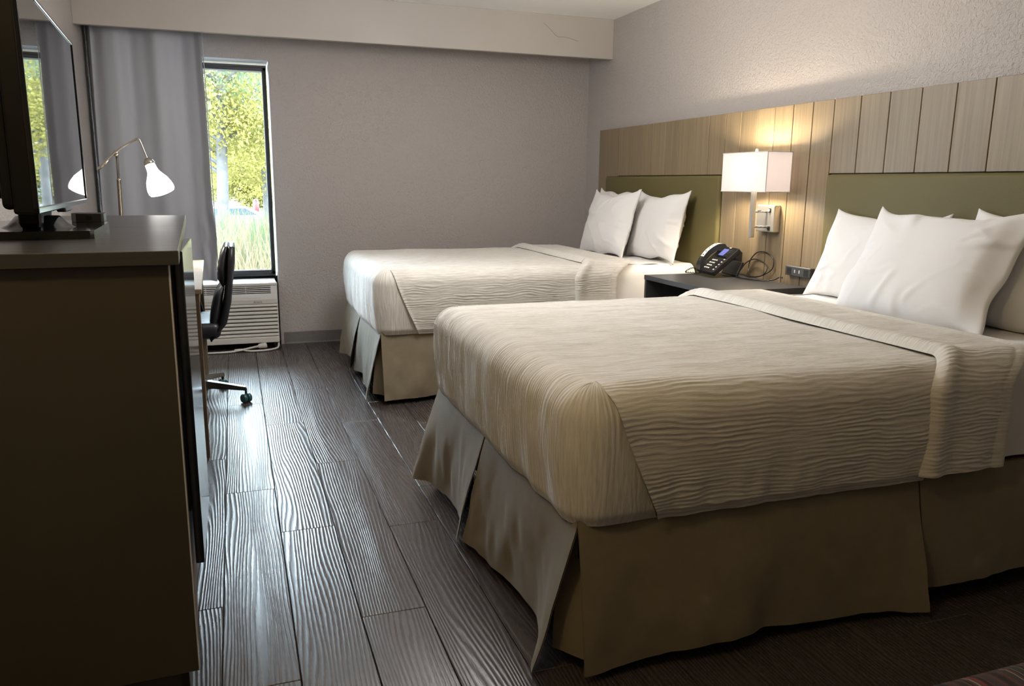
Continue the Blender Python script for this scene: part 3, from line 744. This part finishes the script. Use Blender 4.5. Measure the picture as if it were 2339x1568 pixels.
# ------------------------------------------------------------------ air conditioner under the window
def build_ac():
    t = thing('air_conditioner', 'white louvred air conditioner set under the window', 'air conditioner', (-.27, 6.05, 0))
    x0, x1, yf, z0, zt = -.80, .270, 5.972, .048, .492
    MB().box(x0 + .012, x1 - .012, 6.005, 6.262, z0 + .012, zt - .02, .004).build('chassis', 'cream_plastic', t)
    MB().box(x0 + .004, x1 - .004, yf + .004, 6.265, zt - .016, zt, .006, 2).build('top_cover', 'white_plastic', t)
    # front frame around grille and louvres
    fr = MB().box(x0, x1, yf, 6.01, zt - .024, zt - .002, .006, 2).box(x0, x1, yf, 6.01, z0, z0 + .045, .006, 2).box(x1 - .012, x1, yf + .004, 6.01, z0, zt, .005, 2).box(x0, x0 + .012, yf + .004, 6.01, z0, zt, .005, 2)
    fr.build('front_frame', 'cream_plastic', t)
    MB().box(x0 + .01, x1 - .01, 5.998, 6.008, z0 + .02, zt - .01, 0).build('dark_backing', 'slot_dark', t)
    # control and vent panel
    MB().box(.222, x1 - .006, yf + .001, 5.996, .4132, .468, .001).box(x0 + .006, -.752, yf + .001, 5.996, .4132, .468, .001).box(x0 + .006, x1 - .006, yf + .001, 5.996, .366, .4130, .001).build('vent_panel', 'white_plastic', t)
    MB().box(-.35, .155, yf - .0005, yf + .002, .381, .400, .001).build('control_flap', 'white_plastic', t)
    for i in range(4):
        z = .4225 + i * .0130
        MB().box(-.755, .224, yf + .002, 5.992, z - .0030, z + .0030, .0012).build('vent_slat', 'white_plastic', t)
    for x in (-.5, -.22, .05): MB().box(x - .002, x + .002, yf + .006, 5.992, .413, .468, 0).build('vent_divider', 'white_plastic', t)
    MB().box(x0 + .004, x1 - .004, yf + .003, 6.0, .338, .367, .002).build('badge_band', 'cream_plastic', t)
    text_mesh('badge', 'Amana', .022, 'logo_ink', t, (.128, yf + .0025, .352), (PI / 2, 0, 0))
    for i in range(10):
        z = .3375 - i * .0275
        prof = [(yf + .022, z), (yf + .010, z - .002), (yf + .001, z - .010), (yf, z - .0165), (yf + .004, z - .0215), (yf + .024, z - .0225)]
        V, F = extrude_profile(prof, x0 + .008, x1 - .003, 'x')
        if i < 9 or True: MB().add(V, F).build('louvre', 'cream_plastic', t)
    c = MB().box(.245, .262, 6.0, 6.03, .044, .066, .003).build('cord_grip', 'cream_plastic', t)
    a = spline([(.258, 6.02, .06), (.262, 5.99, .035), (.25, 5.95, .012), (.19, 5.90, .009), (.10, 5.885, .009), (.04, 5.90, .009), (.0, 5.93, .014), (-.05, 5.94, .012)], 8)
    MB().tube(a, .0075, 8).build('cord', 'cream_plastic', c, True)
    b = spline([(-.30, 5.90, .009), (-.15, 5.89, .009), (-.06, 5.90, .010), (.02, 5.93, .016), (.09, 5.955, .024)], 8)
    MB().tube(b, .0075, 8).build('cord', 'cream_plastic', c, True)
    MB().lathe([(0, 0), (.008, 0), (.009, .03), (.018, .036), (.021, .07), (.022, .085), (.014, .092), (0, .092)], 14, (1, .12, .08), (.085, 5.955, .024)).build('plug', 'cream_plastic', c, True)
build_ac()

# ------------------------------------------------------------------ desk, lamp, chair
def build_desk():
    t = thing('desk', 'light oak writing desk with square legs, behind the dresser and before the window', 'desk', (-.148, 3.615, 0), .025)
    # local: x to the left is negative, y away from the camera
    MB().box(-.66, 0, 0, 1.355, .738, .760, .002).build('top', 'desk_top', t, world=False)
    MB().box(-.64, -.020, .006, .026, .655, .738, .002).build('apron', 'desk_oak', t, world=False)
    MB().box(-.034, -.016, .06, 1.30, .66, .738, .002).build('apron', 'desk_oak', t, world=False)
    MB().box(-.64, -.020, 1.329, 1.349, .655, .738, .002).build('apron', 'desk_oak', t, world=False)
    for x in (-.062, -.65):
        for y in (.003, 1.302): MB().box(x, x + .05, y, y + .05, 0, .738, .002).build('leg', 'desk_oak', t, world=False)
build_desk()

def build_desk_lamp():
    t = thing('desk_lamp', 'lit nickel desk lamp with white bell shade and counterweight arm, on the desk', 'lamp', (-.578, 4.75, .760))
    bx, by = -.578, 4.75
    V, F = lathe_vf([(0, .022), (.02, .022), (.03, .016), (.085, .012), (.09, .006), (.09, 0), (0, 0)], 28, (0, 0, 1), (bx, by, .760)); MB().add(V, F).build('base', 'nickel', t, True)
    MB().lathe([(0, 0), (.0105, 0), (.0105, .445), (.0120, .445), (.0120, .452), (.0075, .452), (.0075, .585), (0, .585)], 16, (.018, 0, 1), (bx - .0, by, .77)).build('pole', 'nickel', t, True)
    top = Vector((bx + .006, by, 1.352))
    MB().lathe([(0, 0), (.011, 0), (.011, .006), (.015, .008), (.015, .022), (.011, .024), (.012, .030), (0, .032)], 16, (0, 0, 1), tuple(top - Vector((0, 0, .012)))).build('clutch', 'nickel', t, True)
    # arm: counterweight end lower left, bend at upper right, down to the shade
    arm = spline([(-.663, 4.76, 1.272), (top.x, by - .012, 1.362), (-.475, 4.75, 1.425), (-.462, 4.75, 1.430), (-.452, 4.75, 1.424), (-.425, 4.75, 1.34), (-.418, 4.75, 1.318)], 7)
    MB().tube(arm, .0052, 10).build('arm', 'nickel', t, True)
    MB().tube([(-.668, 4.762, 1.268), (-.612, 4.758, 1.318)], .0085, 10).build('counterweight', 'nickel', t, True)
    ax = Vector((.36, -.10, -1)).normalized(); o = Vector((-.420, 4.75, 1.322))
    MB().lathe([(0, -.012), (.012, -.010), (.024, .004), (.028, .018), (.026, .024), (0, .024)], 20, ax, o).build('socket_cap', 'nickel', t, True)
    s = MB().lathe([(.024, .016), (.026, .03), (.027, .05), (.031, .068), (.044, .090), (.057, .112), (.066, .140), (.069, .160), (.068, .174), (.062, .186), (.058, .184), (.05, .12), (.028, .07), (.022, .03)], 32, ax, o).build('shade', 'opal_glass', t, True)
    MB().lathe([(.0, .194), (.03, .193), (.050, .189), (.060, .184)], 32, ax, o).build('diffuser', 'opal_lit', s, True)
    ml = MB().tube([tuple(o + ax * .152 + v) for v in [frame_for(ax)[0] * .0690 * math.cos(k * PI / 20) + frame_for(ax)[1] * .0690 * math.sin(k * PI / 20) for k in range(41)]], .0012, 6, False).build('glass_ring', 'white_plastic', s, True)
    l = bpy.data.lights.new('desk_lamp_light', 'SPOT'); l.energy = DESK_W * 3; l.color = (1, .95, .88); l.shadow_soft_size = .06; l.spot_size = 2.6; l.spot_blend = .8
    ob = bpy.data.objects.new('desk_lamp_light', l); COL.objects.link(ob); ob.location = o + ax * .20
    ob.rotation_euler = ax.to_track_quat('-Z', 'Y').to_euler()
build_desk_lamp()

def build_chair():
    cx, cy = -.32, 4.62
    t = thing('office_chair', 'black leather swivel office chair with chrome star base, drawn up to the desk', 'chair', (cx, cy, 0))
    # backrest shell (dark leather), slab profile in x-z swept along y with soft ends
    def slab(name, front, back, y0, y1, mat, parent, rnd=.03, nseg=10):
        m = len(front); ys = np.linspace(y0, y1, nseg); rows = []
        for y in ys:
            e = min(y - y0, y1 - y); k = math.sqrt(max(0, 1 - (1 - min(e / rnd, 1)) ** 2)) * .55 + .45
            ring = []
            for (fx, fz), (bx_, bz) in zip(front, back):
                mx, mz = (fx + bx_) / 2, (fz + bz) / 2; ring.append((mx + (fx - mx) * k, y, mz + (fz - mz) * k))
            for (fx, fz), (bx_, bz) in reversed(list(zip(front, back))):
                mx, mz = (fx + bx_) / 2, (fz + bz) / 2; ring.append((mx + (bx_ - mx) * k, y, mz + (bz - mz) * k))
            rows.append(ring)
        V = [p for r_ in rows for p in r_]; n = 2 * m; F = []
        for i in range(nseg - 1):
            for j in range(n): F.append((i * n + j, i * n + (j + 1) % n, (i + 1) * n + (j + 1) % n, (i + 1) * n + j))
        F.append(tuple(range(n - 1, -1, -1))); F.append(tuple(range((nseg - 1) * n, nseg * n)))
        return mesh(name, V, F, mat, parent, True)
    Y0, Y1 = 4.41, 4.86
    B = slab('backrest', [(-.042, .878), (-.050, .80), (-.060, .70), (-.078, .58), (-.105, .47), (-.16, .395)], [(-.004, .872), (-.008, .80), (-.022, .70), (-.038, .58), (-.068, .46), (-.15, .365)], Y0, Y1, 'leather', t)
    slab('headrest_cushion', [(-.062, .872), (-.086, .82), (-.100, .76), (-.100, .70), (-.086, .672)], [(-.038, .878), (-.045, .82), (-.055, .76), (-.060, .70), (-.066, .668)], Y0 + .015, Y1 - .015, 'leather', B, .05)
    slab('lumbar_cushion', [(-.090, .665), (-.128, .60), (-.148, .53), (-.155, .47), (-.165, .43)], [(-.068, .668), (-.080, .60), (-.092, .53), (-.112, .46), (-.145, .415)], Y0 + .015, Y1 - .015, 'leather', B, .05)
    MB().box(-.56, -.10, Y0 - .005, Y1 + .005, .385, .475, .035, 4).build('seat', 'leather', t, True)
    for y in (Y0 + .005, Y1 - .005):
        p = spline([(-.20, y, .44), (-.23, y, .56), (-.26, y, .62), (-.42, y, .63), (-.46, y, .60), (-.44, y, .44)], 6); MB().tube(p, .014, 8).build('armrest', 'black_plastic', t, True)
    MB().lathe([(0, .08), (.028, .08), (.028, .22), (.018, .22), (.018, .39), (0, .39)], 16, (0, 0, 1), (cx, cy, 0)).build('gas_column', 'black_plastic', t, True)
    r0 = .345
    for k in range(5):
        a = math.radians(-18 + 72 * k); d = Vector((math.cos(a), math.sin(a), 0)); pr = Vector((-d.y, d.x, 0)); c = Vector((cx, cy, 0))
        V = []; F = []
        for s_, (w, zl, zh) in zip((0, .35, .7, 1), ((.030, .085, .135), (.026, .085, .125), (.021, .080, .108), (.016, .072, .092))):
            p = c + d * (.03 + (r0 - .03) * s_)
            for q, zz in ((-w, zl), (w, zl), (w * .6, zh), (-w * .6, zh)): V.append(p + pr * q + Vector((0, 0, zz)))
        for i in range(3):
            for j in range(4): F.append((i * 4 + j, i * 4 + (j + 1) % 4, i * 4 + 4 + (j + 1) % 4, i * 4 + 4 + j))
        F += [(3, 2, 1, 0), (12, 13, 14, 15)]
        leg = mesh('base_leg', V, F, 'chrome', t)
        e = c + d * r0; ca = Vector((math.cos(a + .9), math.sin(a + .9), 0))
        cs = MB().tube([tuple(e + Vector((0, 0, .085))), tuple(e + Vector((0, 0, .05)))], .007, 8).build('caster', 'black_plastic', leg)
        for sg in (-1, 1):
            pass
        m_ = MB()
        for sg in (-1, 1): m_.lathe([(0, -.011), (.022, -.011), (.026, -.006), (.026, .006), (.022, .011), (0, .011)], 16, ca, tuple(e + ca * .014 * sg + Vector((0, 0, .026))))
        m_.build('wheel', 'caster_teal' if k < 2 else 'black_plastic', leg, True)
build_chair()

# ------------------------------------------------------------------ dresser, television
DR = (-.126, 1.785)
def build_dresser():
    t = thing('dresser', 'tall dark laminate dresser with glossy black front panel, under the television', 'dresser', (DR[0] + .012, DR[1], 0), .0418)
    # local: right edge of the top at x=0, near edge at y=0
    D, L, Z = -.56, 1.815, 1.075
    MB().box(D, 0, 0, L, Z - .030, Z, .0012).build('top', 'laminate', t, world=False)
    MB().box(D + .01, -.0225, .018, .040, .094, Z - .0315, .0008).build('side_panel', 'laminate_side', t, world=False)
    MB().box(-.0225, -.0205, .018, .040, .094, Z - .0315, 0).build('edge_band', 'edge_band', t, world=False)
    MB().box(D + .01, -.0225, L - .04, L - .018, .094, Z - .0315, .0008).build('side_panel', 'laminate_side', t, world=False)
    MB().box(D + .01, D + .02, .04, L - .04, .094, Z - .0315, 0).build('back_panel', 'laminate_side', t, world=False)
    MB().box(D + .02, -.03, .04, L - .04, .094, .115, 0).build('bottom_panel', 'laminate_side', t, world=False)
    MB().box(D + .10, -.045, .055, .075, 0, .094, .001).box(D + .10, -.045, L - .075, L - .055, 0, .094, .001).box(-.065, -.045, .055, L - .055, 0, .094, .001).build('plinth', 'laminate_side', t, world=False)
    for i, (za, zb) in enumerate(((.12, .36), (.37, .60), (.61, .82))):
        dw = MB().box(-.040, -.018, .80, L - .05, za, zb, .002).build('drawer', 'walnut_front', t, world=False)
        MB().box(-.018, -.006, 1.2, 1.35, (za + zb) / 2 - .006, (za + zb) / 2 + .006, .002).build('handle', 'nickel', dw, world=False)
    MB().box(-.034, -.022, .044, .78, .12, Z - .036, .001).build('inner_front', 'walnut_front', t, world=False)
    for za, zb in ((.815, Z - .036), (.43, .66)): MB().box(-.030, -.016, .17, .56, za, zb, .001).build('hinge_block', 'black_matte', t, world=False)
    MB().box(-.020, 0, 0, .435, .292, 1.060, .002).xf(Matrix.Translation((.005, .165, 0)) @ Matrix.Rotation(-.0418, 4, 'Z')).build('door', 'black_panel', t, world=False)
build_dresser()

def build_tv():
    d = Vector((-.0485, .93)); yaw = math.atan2(-d.x, d.y)
    t = thing('television', 'flat black television on a glossy stand, standing on the dresser', 'television', (-.4325, 2.502, 1.075), yaw)
    # local: screen faces +x, y along the width
    W, Z0, Z1 = .962, .066, .572
    MB().box(-.050, -.006, -W / 2, W / 2, Z0, Z1, .006, 2).box(-.072, -.045, -W / 2 + .004, W / 2 - .004, Z0 + .01, Z1 - .01, .012, 3).build('cabinet', 'tv_black', t, world=False)
    MB().box(-.110, -.068, -W / 2 + .12, W / 2 - .12, Z0 + .03, Z1 - .14, .03, 3).build('rear_housing', 'tv_black', t, world=False)
    fr = MB()
    for a in ((-W / 2, W / 2, Z0, Z0 + .016), (-W / 2, W / 2, Z1 - .010, Z1)): fr.box(-.012, .0, a[0], a[1], a[2], a[3], .003, 2)
    for a in ((-W / 2, -W / 2 + .010), (W / 2 - .010, W / 2)): fr.box(-.012, .0, a[0], a[1], Z0, Z1, .003, 2)
    fr.build('bezel', 'black_gloss', t, world=False)
    MB().box(-.008, -.003, -W / 2 + .008, W / 2 - .008, Z0 + .014, Z1 - .008, 0).build('screen', 'screen_glass', t, world=False)
    MB().box(-.022, .001, -.06, .06, Z0 - .010, Z0 + .002, .003).build('sensor_bar', 'black_gloss', t, world=False)
    MB().box(-.085, -.035, -.24, -.04, .02, .24, .015, 2).build('neck', 'tv_black', t, world=False)
    MB().lathe([(.085, 0), (.070, .008), (.050, .030), (0, .032)], 24, (0, 0, 1), (-.055, -.14, .02)).build('neck_collar', 'black_gloss', t, True, world=False)
    prof = [(-.22, -.335), (.080, -.325), (.088, -.315), (.088, .12), (.055, .25), (-.22, .25)]
    V, F = extrude_profile(prof, 0, .020, 'z'); MB().add(V, F).build('base_plate', 'black_gloss', t, world=False)
    b = thing('media_box', 'small black receiver box lying on the television\'s glossy stand', 'media box', (-.408, 2.665, 1.0955), yaw)
    prof = [(-.030, -.05), (.036, -.05), (.042, -.04), (.042, .05), (-.025, .05), (-.042, .03), (-.045, -.02)]
    V, F = extrude_profile(prof, 0, .024, 'z'); MB().add(V, F).build('housing', 'black_plastic', b, world=False)
    MB().box(-.005, .012, -.0508, -.0499, .006, .018, 0).build('sensor_window', 'black_gloss', b, world=False)
build_tv()

# ------------------------------------------------------------------ ottoman in the lower right corner
def build_ottoman():
    t = thing('ottoman', 'upholstered ottoman in dark fabric with red and cream stripes, at the lower right corner', 'ottoman', (1.40, .57, 0))
    MB().box(.82, 1.98, .28, .842, .20, .463, .045, 5).build('cushion', 'striped_fabric', t, True, loc=(0, 0, 0))
    MB().box(.85, 1.95, .31, .812, .14, .20, .004).build('frame', 'black_matte', t)
    for x in (.88, 1.88):
        for y in (.34, .75): MB().lathe([(0, 0), (.018, 0), (.026, .14), (0, .14)], 12, (0, 0, 1), (x + .02, y, 0)).build('leg', 'black_plastic', t, True)
build_ottoman()

def build_fill_light(x, y, rad, label, dome, power, col):
    t = thing('ceiling_light', label, 'ceiling light', (x, y, ZC))  # invented fixture that carries the fill light
    k = rad / .17
    MB().lathe([(0, 0), (.17 * k, 0), (.17 * k, -.02), (.155 * k, -.028), (0, -.028)], 32, (0, 0, 1), (x, y, ZC)).build('rim', 'brushed_steel', t, True)
    MB().lathe([(.150 * k, -.026), (.14 * k, -.06), (.10 * k, -.085), (.05 * k, -.097), (0, -.10)], 32, (0, 0, 1), (x, y, ZC)).build('dome', dome, t, True)
    l = bpy.data.lights.new('ceiling_light_glow', 'POINT'); l.energy = power; l.color = col; l.shadow_soft_size = rad
    o = bpy.data.objects.new('ceiling_light_glow', l); COL.objects.link(o); o.location = (x, y, ZC - .12 - rad)
def build_entry_light():
    x, y = -.275, 1.0
    t = thing('ceiling_light', 'small square amber glass light on the ceiling above the near end of the dresser', 'ceiling light', (x, y, ZC))
    MB().box(x - .085, x + .085, y - .085, y + .085, ZC - .022, ZC, .004, 2).build('rim', 'brushed_steel', t)
    MB().box(x - .072, x + .072, y - .072, y + .072, ZC - .15, ZC - .022, .012, 3).build('dome', 'ceiling_dome', t, True)
    l = bpy.data.lights.new('ceiling_light_glow', 'POINT'); l.energy = ENTRY_W; l.color = (1, .72, .33); l.shadow_soft_size = .07
    o = bpy.data.objects.new('ceiling_light_glow', l); COL.objects.link(o); o.location = (x, y, ZC - .24)
build_entry_light()
build_fill_light(1.0, 3.6, .26, 'added fill light shaped as a large white glass dome on the ceiling between the two beds', 'opal_glass', FILL_W, (1, .965, .94))  # added out of view to brighten bed tops and walls; no known lamp here

# ------------------------------------------------------------------ outside the window
GZ = -1.5
def build_outside():
    rng = np.random.default_rng(5)
    g = struct('ground', MB().box(-60, 80, 6.6, 140, GZ - .2, GZ, 0), 'lawn')
    struct('road', MB().box(-60, 80, 36, 48, GZ, GZ + .02, 0), 'asphalt')
    def leaves(name, ctr, rad, n, mat, parent, size=.07):
        c = rng.normal(size=(n, 3)); c /= np.linalg.norm(c, axis=1)[:, None]; c *= rng.random((n, 1)) ** .45
        # clump
        k = rng.normal(size=(60, 3)); k /= np.linalg.norm(k, axis=1)[:, None]; k *= rng.random((60, 1)) ** .4
        c = c * .32 + k[rng.integers(0, 60, n)] * .8
        P = np.array(ctr) + c * np.array(rad)
        a = rng.normal(size=(n, 3)); a /= np.linalg.norm(a, axis=1)[:, None]; b = np.cross(a, rng.normal(size=(n, 3))); b /= np.linalg.norm(b, axis=1)[:, None]
        s = size * (.6 + .8 * rng.random((n, 1)))
        V = np.stack([P - a * s, P + b * s * .55, P + a * s, P - b * s * .55], 1).reshape(-1, 3)
        F = np.arange(4 * n).reshape(-1, 4); o = mesh(name, V, F, mat, parent); o['kind'] = 'stuff'; return o
    def tree(label, x, y, h, tr, crowns, lean=0):
        t = thing('tree', label, 'tree', (x, y, GZ), group='trees outside the window')
        pts = [(x + lean * s * s, y, GZ + h * s) for s in np.linspace(0, 1, 9)]
        mb = MB().tube(pts, [tr * (1 - .75 * s) + .01 for s in np.linspace(0, 1, 9)], 10)
        mb.build('trunk', 'bark', t, True)
        br = MB()
        for i in range(34):
            s = .30 + .65 * random.random(); p = Vector((x + lean * s * s, y, GZ + h * s)); a = random.random() * 2 * PI; ln = h * (.10 + .22 * random.random()) * (1.25 - s)
            q = [p, p + Vector((math.cos(a) * ln * .5, math.sin(a) * ln * .5, ln * .35)), p + Vector((math.cos(a + .3) * ln, math.sin(a + .3) * ln, ln * (.5 + .3 * random.random())))]
            br.tube(spline(q, 4), [tr * .30 * (1 - .85 * k / 8) + .004 for k in range(9)], 5)
            for _ in range(2):
                b2 = a + random.uniform(-1, 1); l2 = ln * .5; q2 = [q[1], q[1] + Vector((math.cos(b2) * l2, math.sin(b2) * l2, l2 * .7))]; br.tube(q2, [tr * .12, .004], 4)
        br.build('branches', 'bark', t, True)
        for c, rd, n, m, sz in crowns: leaves('foliage', c, rd, n, m, t, sz)
    tree('leafy yellow-green tree with a thick pale trunk, nearest outside the window', -.25, 20, 9, .16, [((-.2, 20, 4.6), (2.6, 2, 2.6), 12500, 'leaf_green', .042), ((.2, 20.5, 2.7), (2.4, 2, 1.5), 10000, 'leaf_yellow', .045)], .5)
    tree('slender tree with yellow leaves standing behind the first one', 1.15, 30, 11, .14, [((.9, 30, 2.7), (3.4, 2.5, 2.0), 10000, 'leaf_yellow', .065), ((.6, 31, 6.4), (3, 2.5, 2.5), 9000, 'leaf_green', .065)], -.3)
    tree('bare-branched grey tree at the right of the window view', 1.5, 24, 10, .12, [((1.9, 24, 5.6), (2.2, 2, 2.2), 3500, 'leaf_teal', .045), ((1.7, 24, 3.0), (1.8, 2, 1.2), 4500, 'leaf_green', .05)], -.5)
    tree('broad green tree off to the right, seen in the television\'s reflection', 5.0, 17.5, 9, .18, [((5.0, 17.5, 3.4), (2.4, 1.5, 3.2), 17000, 'leaf_green', .055), ((4.8, 17.5, 1.4), (2.2, 1.4, 1.6), 8000, 'leaf_teal', .05)], .2)
    tree('tall distant tree filling the sky behind the others', 3.2, 44, 14, .22, [((2.5, 44, 4.5), (7, 3, 3.5), 11000, 'leaf_yellow', .10), ((2.0, 45, 9), (7, 3, 4), 12000, 'leaf_teal', .10)], .2)
    tree('low yellow-leaved tree beyond the road, near the white building', 2.6, 58, 7, .16, [((1.6, 58, 1.2), (4.5, 3, 2.2), 12000, 'leaf_yellow', .10), ((4.6, 59, 1.4), (3.5, 3, 2.4), 8000, 'leaf_green', .10)], .2)
    tree('rounded green tree far across the road, left of the others', -2.2, 72, 7, .16, [((-2.0, 72, 1.8), (3.6, 3, 2.6), 11000, 'leaf_green', .11)], .1)
    # reeds and brush below the window
    def reeds(name, label, x0, x1, y0, y1, n, hmin, hmax, mat, w=.012):
        V = []; F = []
        for i in range(n):
            x, y = random.uniform(x0, x1), random.uniform(y0, y1); h = random.uniform(hmin, hmax); a = random.random() * 2 * PI; l = random.uniform(.05, .5) * h * .6
            dx, dy = math.cos(a), math.sin(a) * .6; sx = w * random.uniform(.6, 1.4); k = len(V)
            for s in (0, .5, 1):
                px, py, pz = x + dx * l * s * s, y + dy * l * s * s, GZ + h * s * (1 - .12 * s); ww = sx * (1 - .8 * s)
                V += [(px - ww, py, pz), (px + ww, py, pz)]
            F += [(k, k + 1, k + 3, k + 2), (k + 2, k + 3, k + 5, k + 4)]
        o = mesh(name, V, F, mat); tag(o, label, 'reeds', kind='stuff'); return o
    reeds('reeds', 'tall dry tan reeds outside below the window', -1.5, 5.5, 8.6, 15, 5200, 1.7, 2.6, 'reed_tan')
    reeds('reeds', 'fresh green blades growing among the dry reeds', -1.5, 5.5, 11.5, 16, 3200, 1.8, 2.6, 'reed_green', .016)
    reeds('reeds', 'rust-coloured brush low at the foot of the reeds', .15, 4.5, 8.2, 9.4, 700, .9, 1.55, 'reed_rust', .012)
    # white car on the road
    c = thing('car', 'white parked car beyond the reeds, partly hidden by a tree trunk', 'car', (.1, 41, GZ))
    cx, cy = -.1, 41
    side = [(-2.2, .35), (-2.25, .75), (-2.0, .98), (-1.45, 1.05), (-.75, 1.45), (.65, 1.48), (1.45, 1.10), (2.1, .98), (2.25, .70), (2.2, .35)]
    V, F = extrude_profile([(cx + a, GZ + b) for a, b in side], cy - .85, cy + .85, 'y'); MB().add(V, F).build('body', 'car_white', c)
    gl = [(-1.25, 1.08), (-.72, 1.40), (.60, 1.42), (1.2, 1.10)]
    V, F = extrude_profile([(cx + a, GZ + b) for a, b in gl], cy - .86, cy + .86, 'y'); MB().add(V, F).build('side_window', 'car_glass', c)
    for a in (-1.4, 1.4):
        for y in (cy - .80, cy + .80): MB().lathe([(0, -.1), (.28, -.1), (.33, -.07), (.33, .07), (.28, .1), (0, .1)], 20, (0, 1, 0), (cx + a, y, GZ + .33)).build('wheel', 'black_plastic', c, True)
    for a in (0, .7):
        p = thing('post', 'short red post beside the road behind the white car, ' + ('nearer the car' if a == 0 else 'farther from the car'), 'post', (1.2 + a, 47, GZ))
        MB().lathe([(0, 0), (.16, 0), (.16, 1.5), (.10, 1.7), (0, 1.72)], 12, (0, 0, 1), (1.2 + a, 47, GZ)).build('pole', 'red_paint', p, True)
    b = thing('building', 'low white building with blue roof far beyond the road', 'building', (8, 90, GZ))
    MB().box(1.5, 16, 88, 94, GZ, GZ + 3.2, .02).build('wall', 'building_white', b)
    V, F = extrude_profile([(87.5, GZ + 3.2), (91, GZ + 4.4), (94.5, GZ + 3.2)], 1.2, 16.3, 'x'); MB().add(V, F).build('roof', 'roof_blue', b)
    for x in (3, 6, 9, 12): MB().box(x, x + 1.2, 87.95, 88.05, GZ + 1.0, GZ + 2.2, .01).build('window', 'car_glass', b)
build_outside()
